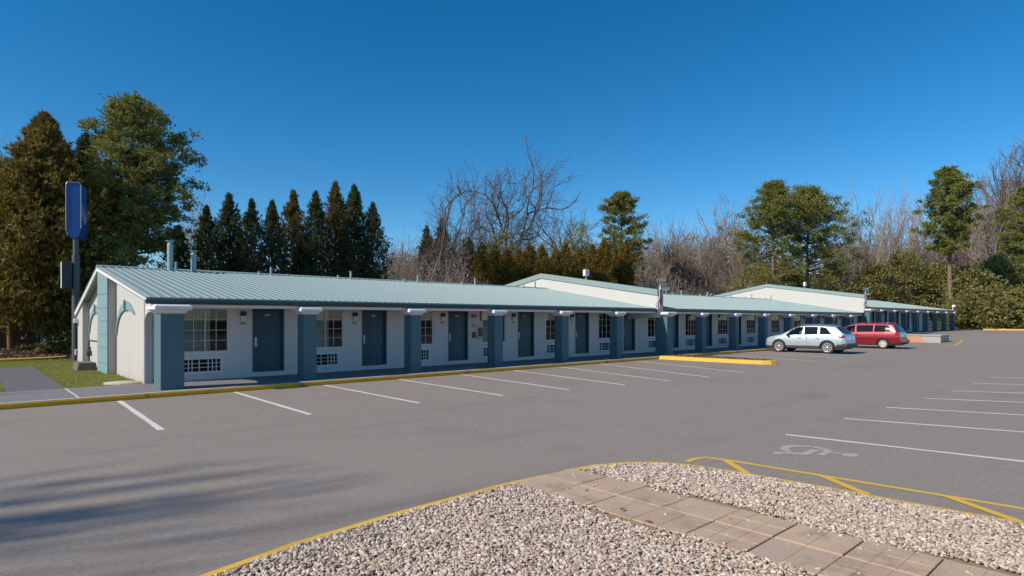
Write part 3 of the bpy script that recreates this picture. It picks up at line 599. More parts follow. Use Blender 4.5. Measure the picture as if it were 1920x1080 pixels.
def door_mesh():
    d = MB(); a, b = DR0+0.05, DR1-0.05; y0 = 0.10
    d.box(a, b, y0, y0+0.045, DZ0+0.02, DZ1-0.05)
    for (px0, px1) in ((a+.12, a+.39), (b-.39, b-.12)):
        for (pz0, pz1) in ((0.45, 0.95), (1.08, 1.62), (1.72, 1.95)): d.frusta2 = None; d.add([(px0, y0, pz0), (px1, y0, pz0), (px1, y0, pz1), (px0, y0, pz1), (px0+.025, y0-.012, pz0+.025), (px1-.025, y0-.012, pz0+.025), (px1-.025, y0-.012, pz1-.025), (px0+.025, y0-.012, pz1-.025)], [(0, 1, 5, 4), (1, 2, 6, 5), (2, 3, 7, 6), (3, 0, 4, 7), (4, 5, 6, 7)])
    f = MB(); f.box(DR0, DR0+.05, 0.0-.004, .16, DZ0, DZ1); f.box(DR1-.05, DR1, -.004, .16, DZ0, DZ1); f.box(DR0+.05, DR1-.05, -.004, .16, DZ1-.05, DZ1); f.box(DR0+.05, DR1-.05, .0, .16, DZ0, DZ0+.02)
    l = MB(); lx = a+0.075; l.cbox(lx-.035, lx+.035, y0-.035, y0-.001, 1.02, 1.32, .012); l.tube([(lx, y0-.03, 1.10), (lx, y0-.06, 1.10), (lx+.11, y0-.06, 1.10)], .011, 8)
    pl = MB(); pl.box((a+b)/2-.08, (a+b)/2+.08, y0-.006, y0-.001, 1.965, 2.02)
    vw = MB(); vw.lathe([(0.0, -.008), (.014, -.008), (.016, -.001)], ((a+b)/2, y0, 1.66), 'y', 12)
    return [x.mesh(n, M[m]) for x, n, m in ((d, 'door', 'door'), (f, 'door_frame', 'door'), (l, 'door_lock', 'steel'), (pl, 'number_plate', 'beige'), (vw, 'door_viewer', 'black'))]
D_DOOR, D_FRAME, D_LOCK, D_PLATE, D_VIEW = door_mesh()
LX = 1.69
lm = MB(); lm.cbox(LX-.075, LX+.075, -.10, 0.0, 1.97, 2.10, .02); lm.box(LX-.06, LX+.06, -.03, -.001, 1.83, 1.97); L_BODY = lm.mesh('lamp_housing', M['black'])
lm = MB(); lm.frusta([(LX-.06, LX+.06, -.085, -.031, 1.83), (LX-.068, LX+.068, -.094, -.031, 1.968)]); L_GL = lm.mesh('lamp_lens', M['white'])
lm = MB(); lm.box(LX-.095, LX+.095, -.012, -.001, 1.695, 1.79); N_PL = lm.mesh('number_sign', M['beige'])
lm = MB()
for i in range(3): lm.box(LX-.05+.036*i, LX-.026+.036*i, -.0145, -.0121, 1.725, 1.765)
N_NUM = lm.mesh('digits', M['black'])
for k, (wx, dz) in enumerate(BAYS):
    base = (wx-motel.location.x, WALL_Y-motel.location.y, dz)
    wn = obj('window', W_FR, motel, base)
    obj('sill', W_SILL, wn); obj('muntins', W_MU, wn)
    if k < 4:
        for i in range(4):
            for j in range(4): obj('pane', W_PANE, wn, (WF+CW*i+.006, 0, WZ0+WF+RH*j+.006))
    else: obj('pane', W_SHEET, wn)
    obj('curtain', W_CUR, wn)
    g_ = obj('air_conditioner_grille', G_FR, motel, base); obj('grille_back', G_BACK, g_)
    for t_ in (0.14, 0.235, 0.42, 0.66, 0.775, 0.88): obj('bar', G_BAR, g_, (t_, 0, 0))
    for j in range(1, 3): obj('slat', G_SLAT, g_, (0, 0, ACZ0+(ACZ1-ACZ0)*j/3))
    d_ = obj('door', D_DOOR, motel, base); obj('door_frame', D_FRAME, d_); obj('door_lock', D_LOCK, d_); obj('number_plate', D_PLATE, d_); obj('door_viewer', D_VIEW, d_)
    l_ = obj('wall_lamp', L_BODY, motel, base); obj('lamp_lens', L_GL, l_)
    p_ = obj('number_sign', N_PL, motel, base); obj('digits', N_NUM, p_)

# fire alarm, no-smoking disc, notice box and telephone on the third bay
fx = 15.07; b0 = (0, 0, 0)
mb = MB().cbox(fx-.03, fx+.17, WALL_Y-.06, WALL_Y-.001, 1.93, 2.06, .01); part('fire_alarm', mb, M['red'], motel)
mb = MB().lathe([(0.0, -.008), (.075, -.008), (.075, 0)], (fx+.07, WALL_Y-.001, 1.61), 'y', 20); d_ = part('notice_disc', mb, M['white'], motel)
mb = MB().lathe([(.05, -.011), (.074, -.011), (.074, -.0082), (.05, -.0082)], (fx+.07, WALL_Y-.001, 1.61), 'y', 20); mb.add([(fx+.03, WALL_Y-.0125, 1.645), (fx+.04, WALL_Y-.0125, 1.655), (fx+.11, WALL_Y-.0125, 1.575), (fx+.10, WALL_Y-.0125, 1.565)], [(0, 1, 2, 3)]); part('red_ring', mb, M['red'], motel, parent=d_)
mb = MB().cbox(fx-.01, fx+.16, WALL_Y-.05, WALL_Y-.001, 1.12, 1.36, .01); part('notice_box', mb, M['brownbox'], motel)
mb = MB().box(fx+.26, fx+.52, WALL_Y-.02, WALL_Y-.001, 1.03, 1.62); tp_ = part('telephone_board', mb, M['beige'], motel)
mb = MB().cbox(fx+.33, fx+.45, WALL_Y-.09, WALL_Y-.021, 1.18, 1.50, .01); part('telephone', mb, M['brownbox'], motel, parent=tp_)
mb = MB().cbox(fx+.31, fx+.49, WALL_Y-.12, WALL_Y-.021, 1.575, 1.615, .01); part('telephone_hood', mb, M['white'], motel, parent=tp_)
mb = MB().box(fx+.41, fx+.45, WALL_Y-.04, WALL_Y-.001, 1.80, 2.22); part('conduit', mb, M['brownbox'], motel)

# pillars: slim ones between the rooms, three stout ones at the wing ends
def pillar(xc, dz, big):
    hw, dp, yf = (0.265, 0.69, 16.82) if big else (0.20, 0.43, 17.09)
    sh = MB(); zt = 2.0+dz; zb = (0.60 if dz else 0.10)
    sh.box(xc-hw, xc+hw, yf, yf+dp, zb, zt); s_ = part('pillar', sh, M['teal'], motel)
    cp = MB(); o_ = 0.125 if not big else 0.15; e = 0.07
    lv = [(-0.02, zt), (0.045, zt+0.035), (0.045, zt+0.055), (o_, zt+0.10), (o_, zt+0.165), (o_-0.05, zt+0.215)]
    if big: lv = [(-0.02, zt), (0.05, zt+0.04), (0.05, zt+0.065), (o_, zt+0.11), (o_, zt+0.19), (o_-0.06, zt+0.235)]
    yb = EAVE_Y+0.06
    cp.frusta([(xc-hw-d, xc+hw+d, yf-d, yf+dp+d, z) for d, z in lv]); part('cap', cp, M['cap'], motel, parent=s_)
for k in range(23):
    pillar(P0X+PITCH*k, S3 if k >= 14 else 0.0, k in (0, 6, 14))

# end wall with its pilasters, arches and the arch through to the walkway
EX = 3.68
mb = MB(); pl = [(WALL_Y, -0.05), (BACK_Y, -0.05), (BACK_Y, roof_z(BACK_Y)-0.06), (RIDGE_Y, RIDGE_Z-0.06), (WALL_Y, roof_z(WALL_Y)-0.06)]
mb.prism(pl, 'x', EX, EX+0.2); part('end_wall', mb, M['stucco'], motel)
pil = MB(); pil.prism([(23.06, -.05), (24.95, -.05), (24.95, roof_z(24.95)-.06), (RIDGE_Y, RIDGE_Z-.06), (23.06, roof_z(23.06)-.06)], 'x', 3.46, EX-.001); pi_ = part('pilaster', pil, M['trim'], motel)
zz = [-0.04, 0.42, 0.93, 1.37, 1.81, 2.24, 2.70]
for i in range(7):
    za = zz[i]+0.006; zb = (zz[i+1]-0.006 if i < 6 else None); y0, y1 = 23.062, 24.948
    bm_ = MB()
    if zb: bm_.frusta([(3.425, 3.458, y0, y1, za), (3.425, 3.458, y0, y1, zb)])
    else: bm_.prism([(y0, za), (y1, za), (y1, roof_z(y1)-.065), (RIDGE_Y, RIDGE_Z-.065), (y0, roof_z(y0)-.065)], 'x', 3.425, 3.458)
    part('block', bm_, M['tealpale'], motel, parent=pi_)
mb = MB(); mb.prism([(28.7, -.05), (BACK_Y-.002, -.05), (BACK_Y-.002, roof_z(BACK_Y)-.06), (28.7, roof_z(28.7)-.06)], 'x', 3.47, EX-.001); p2 = part('pilaster', mb, M['trim'], motel)
mb = MB(); mb.prism([(28.702, -.05), (BACK_Y, -.05), (BACK_Y, roof_z(BACK_Y)-.062), (28.702, roof_z(28.702)-.062)], 'x', 3.455, 3.469); part('render_face', mb, M['stucco'], motel, parent=p2)
def arch(yc, ztop, pts_r):
    """raised arch moulding on the end wall, thick at the crown and thinning to its ends"""
    mb_ = MB(); vs = []; n_ = 26
    for i in range(n_+1):
        t = i/n_; a = math.pi*(0.05+0.71*t)
        R0 = (1.62, 1.22); yo = yc-R0[0]*math.cos(a)*-1; zo = ztop-R0[1]+R0[1]*math.sin(a)
        th = 0.02+0.21*math.sin(math.pi*t**1.5)**0.8+0.06*(1-t)
        yi = yc+(R0[0]-th*0.8)*math.cos(a); zi = ztop-R0[1]+(R0[1]-th)*math.sin(a); yo = yc+R0[0]*math.cos(a)
        vs += [(EX-.05, yo, zo), (EX-.05, yi, zi), (EX-.001, yo, zo), (EX-.001, yi, zi)]
    fs = []
    for i in range(n_):
        a = 4*i; b = a+4; fs += [(a, b, b+1, a+1), (a, a+2, b+2, b), (a+1, b+1, b+3, a+3)]
    fs += [(0, 1, 3, 2), (4*n_, 4*n_+2, 4*n_+3, 4*n_+1)]; mb_.add(vs, fs); ar = part('arch_moulding', mb_, M['tealpale'], motel)
    k_ = MB().frusta([(EX-.10, EX-.0505, yc-.04, yc+.04, ztop-.25), (EX-.10, EX-.0505, yc-.06, yc+.06, ztop+.05)]); part('keystone', k_, M['tealpale'], motel, parent=ar)
arch(21.35, 2.40, None); arch(26.95, 2.36, None)
mb = MB(); ya, yb_ = 17.51, WALL_Y-.002; top = lambda y: roof_z(y)-0.06; n_ = 14; yc = (17.58+18.84)/2; hw = 0.63
lower = [(yc+hw*math.cos(math.pi*i/n_), 1.83+0.24*math.sin(math.pi*i/n_)) for i in range(n_+1)]
xa, xb = EX-.02, EX+.15
for i in range(n_):
    (y0, z0), (y1, z1) = lower[i], lower[i+1]
    mb.add([(xa, y0, z0), (xa, y1, z1), (xa, y1, top(y1)), (xa, y0, top(y0)), (xb, y0, z0), (xb, y1, z1), (xb, y1, top(y1)), (xb, y0, top(y0))], [(0, 1, 2, 3), (4, 7, 6, 5), (0, 4, 5, 1), (3, 2, 6, 7)])
mb.box(xa, xb, 18.84, yb_, 0.1, top(18.84)-.003); mb.box(xa, xb, ya, 17.58, 0.1, top(17.51)); part('arched_panel', mb, M['stucco'], motel)
mb = MB(); mb.box(EX-.035, EX-.021, WALL_Y-.035, WALL_Y+.005, 0.1, roof_z(WALL_Y)-.07); part('downpipe', mb, M['trim'], motel)
# rake boards under the roof's edge at the end
mb = MB(); tt = 0.05
mb.prism([(EAVE_Y+.02, roof_z(EAVE_Y+.02)-.046), (RIDGE_Y, RIDGE_Z-.046), (REAR_Y-.01, REAR_Z-.046), (REAR_Y-.01, REAR_Z-.20), (RIDGE_Y, RIDGE_Z-.16), (EAVE_Y+.02, roof_z(EAVE_Y+.02)-.10)], 'x', RX0+.01, RX0+.05); part('rake_board', mb, M['cap'], motel)
mb = MB(); mb.prism([(REAR_Y-.12, REAR_Z-.05), (REAR_Y+.06, REAR_Z-.05), (REAR_Y+.06, REAR_Z-.16), (REAR_Y-.12, REAR_Z-.16)], 'x', RX0, PAR1[0]); part('rear_gutter', mb, M['gutter'], motel)
mb = MB(); mb.cbox(3.30, 3.46, 29.75, 29.95, 1.72, 1.90, .02); mb.tube([(3.47, 29.85, 1.85), (3.40, 29.85, 1.97), (3.44, 29.85, 2.02)], .02, 6); part('security_light', mb, M['white'], motel)

# parapet walls between the wings, with metal coping, floodlights and conduits
for (xa, xb), (pz, fz), dzp in ((PAR1, (4.47, 3.22), 0.0), (PAR2, (5.02, 3.80), S3)):
    rz_ = fz-0.3; yF, yP, yB = 17.2, 25.3, 31.0; zB = pz-(yB-yP)*0.17
    mb = MB(); mb.prism([(yF, 1.95+dzp), (yB, 1.5), (yB, zB), (yP, pz), (yF, fz)], 'x', xa, xb); pw = part('parapet_wall', mb, M['parapet'], motel)
    mb = MB(); mb.prism([(yF-.05, fz+.005), (yP, pz+.005), (yB, zB+.005), (yB, zB+.10), (yP, pz+.12), (yF-.05, fz+.11)], 'x', xa-.06, xb+.06)
    mb.prism([(yF-.05, fz-.16), (yP, pz-.16), (yB, zB-.16), (yB, zB+.004), (yP, pz+.004), (yF-.05, fz+.004)], 'x', xa-.062, xa-.002); part('coping', mb, M['roof'], motel, parent=pw)
    mb = MB(); mb.box(xa-.01, xb+.01, yF-.06, yF-.001, 2.2+dzp, fz-.17); part('wall_end', mb, M['trim'], motel, parent=pw)
    for i_, q in enumerate((0.06, 0.2, 0.33)):
        mb = MB().tube([(xa+q, yF-.09, 2.45+dzp+.1*i_), (xa+q, yF-.09, fz+.1+.12*i_), (xa+q-.05, yF-.12, fz+.25+.1*i_)], .022, 6); part('conduit', mb, M['white' if i_ != 1 else 'greymetal'], motel, parent=pw)
    mb = MB().tube([(xa-.03, yF+.05, 2.50+dzp), (xa-.14, yF-.02, 2.62+dzp), (xa-.02, yF-.08, 2.85+dzp), (xa+.1, yF-.1, 3.0+dzp)], .02, 6); part('cable', mb, M['white'], motel, parent=pw)
    fl = MB().tube([(xa+.2, yF-.05, fz+.12), (xa+.2, yF-.05, fz+.52)], .03, 8); part('light_post', fl, M['white'], motel, parent=pw)
    fl = MB().cbox(xa+.0, xa+.42, yF-.22, yF+.06, fz+.48, fz+.70, .03); f_ = part('floodlight', fl, M['greymetal'], motel)
    fl = MB().box(xa+.03, xa+.39, yF-.235, yF-.221, fz+.51, fz+.66); part('lens', fl, M['white'], motel, parent=f_)
    fl = MB().cbox(xa+.45, xa+.70, yF-.25, yF-.02, fz+.10, fz+.28, .03); f2 = part('floodlight', fl, M['white'], motel); fl = MB().tube([(xa+.3, yF-.06, fz+.05), (xa+.5, yF-.1, fz+.14)], .02, 6); part('bracket', fl, M['white'], motel, parent=f2)
    fy = 22.0; ft = pz-(yP-fy)*0.155+.12
    fl = MB().tube([(xa+.2, fy, ft-.02), (xa+.2, fy, ft+.22)], .025, 8); f3 = part('roof_floodlight', fl, M['white'], motel)
    fl = MB().cbox(xa+.05, xa+.38, fy-.1, fy+.08, ft+.2, ft+.55, .03); part('lamp_head', fl, M['white'], motel, parent=f3)
fl = MB().tube([(84.9, 17.3, 2.9), (84.9, 17.2, 3.35)], .05, 8); fl.cbox(84.75, 85.15, 17.0, 17.3, 3.3, 3.55, .05); part('roof_floodlight', fl, M['white'], motel)

# vent pipes on the ridge
def vent(x, h, r, dz=0.0, capd=False, y=RIDGE_Y-.25):
    z0 = roof_z(y)+dz; mb_ = MB().tube([(x, y, z0-.05), (x, y, z0+h)], r, 12)
    v_ = part('vent_pipe', mb_, M['ventmetal'], motel)
    mb_ = MB().lathe([(r*1.02, z0+.0), (r*1.9, z0-.01)], (x, y, 0), 'z', 12); part('flashing', mb_, M['roof'], motel, parent=v_)
    if capd: mb_ = MB().tube([(x, y, z0+h), (x, y, z0+h+.05), (x, y, z0+h+.051), (x, y, z0+h+.14), (x, y, z0+h+.141), (x, y, z0+h+.17)], [r*1.02, r*1.02, r*.8, r*.8, r*1.45, r*1.45], 12); part('rain_cap', mb_, M['ventmetal'], motel, parent=v_)
vent(5.58, .92, .10, 0, True); vent(6.36, .62, .10, 0, True); vent(5.74, .34, .05, 0, False, RIDGE_Y-.35)
for x, h in ((8.75, .14), (9.22, .34), (12.13, .16), (12.73, .36), (15.5, .16), (16.25, .38), (18.95, .16), (19.8, .38), (23.3, .2), (24.2, .4)): vent(x, h, .045)
for k in range(8): vent(27.3+PITCH*k, .18, .045); vent(28.4+PITCH*k, .40, .05)
for k in range(4): vent(57.5+PITCH*2*k, .35, .05, S3)

# raised walkway and terrace of the last wing
mb = MB(); mb.box(58.6, 88.0, 16.1, 18.9, -0.1, 0.60); mb.box(55.95, 58.6, 16.6, 18.9, -.1, .605); struct('raised_walkway', mb, M['concrete'])
ter = empty('terrace_wall', (57, 14.3, 0), 'terracotta painted retaining wall with bare concrete end behind red minivan', 'retaining wall')
mb = MB(); mb.box(56.0, 58.55, 12.15, 16.58, -.05, .58); part('wall', mb, M['block'], ter)
mb = MB(); mb.prism([(13.05, -.04), (16.57, -.04), (16.57, .575), (13.55, .575)], 'x', 55.975, 55.999); part('painted_face', mb, M['orange'], ter, 'terracotta paint with a slanting edge')
mb = MB(); mb.cbox(55.93, 58.62, 12.08, 16.59, .581, .65, .015); part('coping', mb, M['block'], ter)

# gas pipe with its concrete block, at the end wall
gp_ = empty('gas_pipe', (3.3, 26.4, 0.085), 'grey gas pipe rising from concrete block at the end wall', 'pipe')
mb = MB().tube([(3.36, 26.3, 0.3), (3.36, 26.3, 1.05), (3.38, 26.25, 1.10), (3.46, 24.97, 1.10)], .03, 8); part('pipe', mb, M['greymetal'], gp_)
mb = MB().cbox(3.28, 3.44, 26.22, 26.38, .55, .75, .03); mb.lathe([(.06, .76), (.06, .86)], (3.36, 26.3, 0), 'z', 10); part('valve', mb, M['greymetal'], gp_)
blk = empty('concrete_block', (3.1, 25.6, 0.085), 'grimy concrete block on the grass under the gas pipe', 'block')
mb = MB().frusta([(2.86, 3.45, 25.1, 26.45, .05), (2.93, 3.42, 25.2, 26.4, .36)]); part('block', mb, M['darkblock'], blk)
drain = MB().lathe([(0, .13), (.42, .13), (.46, .085)], (3.25, 19.55, 0), 'z', 24); o = obj('drain_cover', drain.mesh('drain_cover', M['kerbtop'])); tag(o, 'round tan concrete cover in the grass by the wall corner', 'drain cover')

# ================================================================== SIGN, POLES, FENCE
sg = empty('pole_sign', (3.62, 32.0, 0.0), 'tall dark pole carrying a bright blue sign cabinet', 'sign')
mb = MB().tube([(3.62, 32.0, -.05), (3.62, 32.0, 4.65)], .15, 14); mb.tube([(3.62, 32, 4.65), (3.62, 32, 5.5)], .11, 14); part('pole', mb, M['greymetal'], sg)
mb = MB().cbox(3.12, 3.46, 31.85, 32.15, 3.2, 4.35, .03); part('control_box', mb, M['darkmetal'], sg)
mb = MB().box(3.10, 3.118, 31.86, 32.14, 3.2, 4.33); part('box_edge', mb, M['white'], sg)
def rotp(pts, c, a): ca, sa = math.cos(a), math.sin(a); return [(c[0]+(x-c[0])*ca-(y-c[1])*sa, c[1]+(x-c[0])*sa+(y-c[1])*ca) for x, y in pts]
cz0, cz1 = 5.35, 7.72; cx, cy = 3.66, 32.1; ang = R(-19)
mb = MB(); prof = [(-.27, cz0+.35), (-.20, cz0+.08), (-.10, cz0), (.10, cz0), (.20, cz0+.1), (.26, cz0+.42), (.26, cz1-.12), (.20, cz1), (-.21, cz1), (-.27, cz1-.1)]
vs = []; n = len(prof)
for yy in (-.5, .5):
    for (px, pz) in prof: (qx, qy), = rotp([(cx+px, cy+yy)], (cx, cy), ang); vs.append((qx, qy, pz))
mb.add(vs, [tuple(range(n)), tuple(range(2*n-1, n-1, -1))]+[(i, i+n, (i+1) % n+n, (i+1) % n) for i in range(n)]); part('sign_cabinet', mb, M['signblue'], sg)
mb = MB()
for i in (0, 5, 6, 7, 8, 9):                                       # pale metal trim along the cabinet's edges
    (px, pz), (rx_, rz_) = prof[i], prof[(i+1) % n]
    for yy in (-.51,):
        a = rotp([(cx+px, cy+yy)], (cx, cy), ang)[0]; b = rotp([(cx+rx_, cy+yy)], (cx, cy), ang)[0]; mb.tube([(a[0], a[1], pz), (b[0], b[1], rz_)], .016, 6)
part('edge_trim', mb, M['steel'], sg)
mb = MB()
for (ya, za, zb, dy) in ((-.40, 6.25, 6.85, .12), (-.18, 6.1, 6.7, .15), (.05, 6.0, 6.55, .1), (.26, 6.1, 6.4, .1)):
    q = rotp([(cx+.265, cy+ya), (cx+.265, cy+ya+.07), (cx+.265, cy+ya+dy+.07), (cx+.265, cy+ya+dy)], (cx, cy), ang); mb.add([(q[0][0], q[0][1], za), (q[1][0], q[1][1], za), (q[2][0], q[2][1], zb), (q[3][0], q[3][1], zb)], [(0, 1, 2, 3)])
part('lettering', mb, M['letter'], sg)
sl = empty('ground_spotlight', (3.60, 31.2, .08), 'small white spotlight at the foot of the sign pole', 'spotlight')
mb = MB().tube([(3.6, 31.2, .06), (3.6, 31.2, .38)], .03, 8); part('stem', mb, M['steel'], sl); mb = MB().cbox(3.50, 3.70, 31.1, 31.3, .36, .60, .03); part('lamp_head', mb, M['white'], sl)

up = empty('utility_pole', (1.80, 39.6, .25), 'slim brown wooden pole with white floodlight at its top', 'pole')
ztop = z_at(1.35, 39.6, 405); zb = .2
mb = MB().tube([(1.80, 39.6, zb), (1.72, 39.6, 3.0), (1.55, 39.6, ztop*.7), (1.40, 39.6, ztop-.5)], [.15, .13, .11, .09], 12); part('shaft', mb, M['pole'], up)
mb = MB().cbox(1.18, 1.52, 39.3, 39.6, ztop-.28, ztop+.2, .05); mb.tube([(1.42, 39.5, ztop-.9), (1.42, 39.5, ztop-.2)], .05, 8); part('floodlight', mb, M['white'], up)
fe = empty('wooden_fence', (2, 43, .3), 'dark brown plank fence behind the conifers at the left', 'fence')
pk = MB().prism([(-.068, 0), (.068, 0), (.068, 1.78), (.04, 1.84), (-.04, 1.84), (-.068, 1.78)], 'y', -.01, .01).mesh('plank', M['wood'])
for i in range(100):
    o = obj('plank', pk, fe, (-7+.143*i, random.uniform(-.006, .006), random.uniform(-.03, .02))); o.rotation_euler = (0, random.uniform(-.01, .01), 0)
mb = MB().box(-5.1, 9.4, 43.02, 43.06, .6, .7); mb.box(-5.1, 9.4, 43.02, 43.06, 1.7, 1.8); part('rail', mb, M['wood'], fe)

# ================================================================== CARS
def interp(tab, x):
    xs = [t[0] for t in tab]; return float(np.interp(x, xs, [t[1] for t in tab]))
def smooth_tab(tab, n=400):
    xs = np.linspace(tab[0][0], tab[-1][0], n); ys = np.interp(xs, [t[0] for t in tab], [t[1] for t in tab]); k = np.ones(9)/9; yp = np.pad(ys, 4, mode='edge'); return list(zip(xs, np.convolve(yp, k, 'valid')))
def pin(x, z, poly):
    r_ = False; j = len(poly)-1
    for i in range(len(poly)):
        xi, zi = poly[i]; xj, zj = poly[j]
        if (zi > z) != (zj > z) and x < (xj-xi)*(z-zi)/(zj-zi)+xi: r_ = not r_
        j = i
    return r_
def make_car(root, spec):
    """local axes: x forward, y left, z up; the origin is on the ground under the middle of the car"""
    top, bot, plan = smooth_tab(spec['top']), smooth_tab(spec['bot']), smooth_tab(spec['plan'])
    x0, x1 = spec['top'][0][0], spec['top'][-1][0]; NX, NR = 210, 64; belt = spec['belt']; tum = spec['tumble']
    grid = np.zeros((NX+1, NR+1, 3)); 
    for i in range(NX+1):
        x = x0+(x1-x0)*(0.5-0.5*math.cos(math.pi*i/NX)) if False else x0+(x1-x0)*i/NX
        zt, zb, wd = interp(top, x), interp(bot, x), interp(plan, x); bl = min(interp(belt, x), zt-0.02)
        for r_ in range(NR+1):
            s_ = r_/NR
            if s_ < 0.45:                                        # lower side
                q = s_/0.45; z = zb+(bl-zb)*q; y = wd*(0.955+0.045*math.sin(math.pi*min(1, q*1.05))) if q < 0.6 else wd*(0.955+0.045*math.sin(math.pi*min(1, q*1.05)))
                if q > 0.92: y -= 0.012*(q-0.92)/0.08
            elif s_ < 0.78:                                      # glasshouse side
                q = (s_-0.45)/0.33; zr = zt-0.055*min(1, (zt-bl)/0.3); z = bl+(zr-bl)*q; y = wd*0.943-tum*(z-bl)-0.03*q*q
            else:                                                # roof or bonnet
                q = (s_-0.78)/0.22; zr = zt-0.055*min(1, (zt-bl)/0.3); ye = wd*0.943-tum*(zr-bl)-0.03; a = q*math.pi/2
                y = ye*(1-q)**0.9 if q < 1 else 0; z = zr+(zt-zr)*math.sin(a)**0.8
            grid[i, r_] = (x, max(0.0, y), z)
    body = MB(); groups = {}
    def put(key, quad, side):
        g_ = groups.setdefault(key, MB()); pts = [(p[0], p[1]*side, p[2]) for p in quad]; g_.add(pts, [(0, 1, 2, 3)], True)
    W = spec['wheels']; wr = spec['arch_r']
    for i in range(NX):
        for r_ in range(NR):
            quad = [grid[i, r_], grid[i+1, r_], grid[i+1, r_+1], grid[i, r_+1]]; cx_, cy_, cz_ = np.mean(quad, axis=0); s_ = (r_+.5)/NR
            if any((cx_-wx)**2+(cz_-spec['wheel_r'])**2 < wr**2 for wx in W) and s_ < .5: continue
            key = 'body'
            for nm, poly, lo, hi in spec['regions']:
                if lo <= s_ <= hi and pin(cx_, cz_, poly): key = nm; break
            for side in (1, -1): put(key+('#L' if side > 0 else '#R') if spec['pair'].get(key) else key, quad, side)
    mats = spec['mats']
    parts = {}
    for key, g_ in groups.items():
        nm = key.split('#')[0]; me = bpy.data.meshes.new(nm); me.from_pydata(g_.v, [], g_.f); me.materials.append(M[mats.get(nm, spec['paint'])])
        bm = bmesh.new(); bm.from_mesh(me); bmesh.ops.remove_doubles(bm, verts=bm.verts, dist=1e-5); bmesh.ops.recalc_face_normals(bm, faces=bm.faces)
        for f_ in bm.faces: f_.smooth = True
        bm.to_mesh(me); bm.free(); parts[key] = obj(spec['names'].get(nm, nm), me, root)
    bd = parts['body']
    # front and rear closing faces, floor
    for i in (0, NX):
        eb = MB(); ring = [tuple(p) for p in grid[i]]+[(p[0], -p[1], p[2]) for p in grid[i][::-1]]; eb.add(ring, [tuple(range(len(ring)))]); nm_ = 'front_panel' if i else 'tailgate_panel'; obj(nm_, eb.mesh(nm_, M[spec['paint']]), root)
    fb = MB().box(x0+.15, x1-.15, -spec['hw']+.12, spec['hw']-.12, spec['floor'], spec['floor']+.12); obj('underbody', fb.mesh('underbody', M['black']), root)
    for wx in W:
        wb = MB(); wb.box(wx-wr, wx+wr, -spec['hw']+.28, spec['hw']-.28, .2, spec['wheel_r']+wr); obj('wheel_well', wb.mesh('wheel_well', M['black']), root)
    # wheels
    rr = spec['wheel_r']; rim = spec['rim_r']
    ty = MB().lathe([(rim, -.10), (rim+.03, -.112), (rr-.03, -.11), (rr-.006, -.085), (rr, -.05), (rr, .05), (rr-.006, .085), (rr-.03, .11), (rim+.03, .112), (rim, .10)], (0, 0, 0), 'y', 36).mesh('tyre', M['tyre'])
    rm = MB(); rm.lathe([(rim+.004, .10), (rim-.012, .105), (rim-.03, .085), (rim-.032, -.09)], (0, 0, 0), 'y', 36); rm.lathe([(0.0, .088), (.055, .085), (.065, .07)], (0, 0, 0), 'y', 16)
    ns = spec['spokes']
    for k in range(ns):
        a = 2*math.pi*k/ns; da = spec['spoke_w']; inner, outer = .045, rim-.012
        pts = [(inner*math.cos(a-da*1.6), .08, inner*math.sin(a-da*1.6)), (outer*math.cos(a-da), .094, outer*math.sin(a-da)), (outer*math.cos(a+da), .094, outer*math.sin(a+da)), (inner*math.cos(a+da*1.6), .08, inner*math.sin(a+da*1.6))]
        rm.add(pts+[(p[0], p[1]-.03, p[2]) for p in pts], [(0, 1, 2, 3), (0, 4, 5, 1), (1, 5, 6, 2), (2, 6, 7, 3)])
    rmm = rm.mesh('rim', M[spec['rim_mat']]); bk = MB().lathe([(0, .03), (rim-.03, .03)], (0, 0, 0), 'y', 24).mesh('brake_disc', M['darkmetal'])
    for wx in W:
        for side in (1, -1):
            t_ = obj('wheel', ty, root, (wx, side*(spec['hw']-.125), rr)); r2 = obj('rim', rmm, t_); d2 = obj('brake_disc', bk, t_)
            if side < 0: t_.rotation_euler = (0, 0, math.pi)
    for nm, mb_, mt in spec['extras']: obj(nm, mb_.mesh(nm, M[mt]), root)
    return parts
def mirror_box(side, x, y, z, sx=.12, sy=.20, sz=.14):
    m_ = MB(); y0, y1 = (y, y+sy) if side > 0 else (-y-sy, -y); m_.frusta([(x-sx*.4, x+sx*.4, y0+.03, y1-.03, z), (x-sx*.5, x+sx*.5, y0, y1, z+.03), (x-sx*.5, x+sx*.5, y0, y1, z+sz-.03), (x-sx*.3, x+sx*.35, y0+.03, y1-.03, z+sz)]); return m_
K = 0.925
def sc_tab(t): return [(a*K, b*K) for a, b in t]
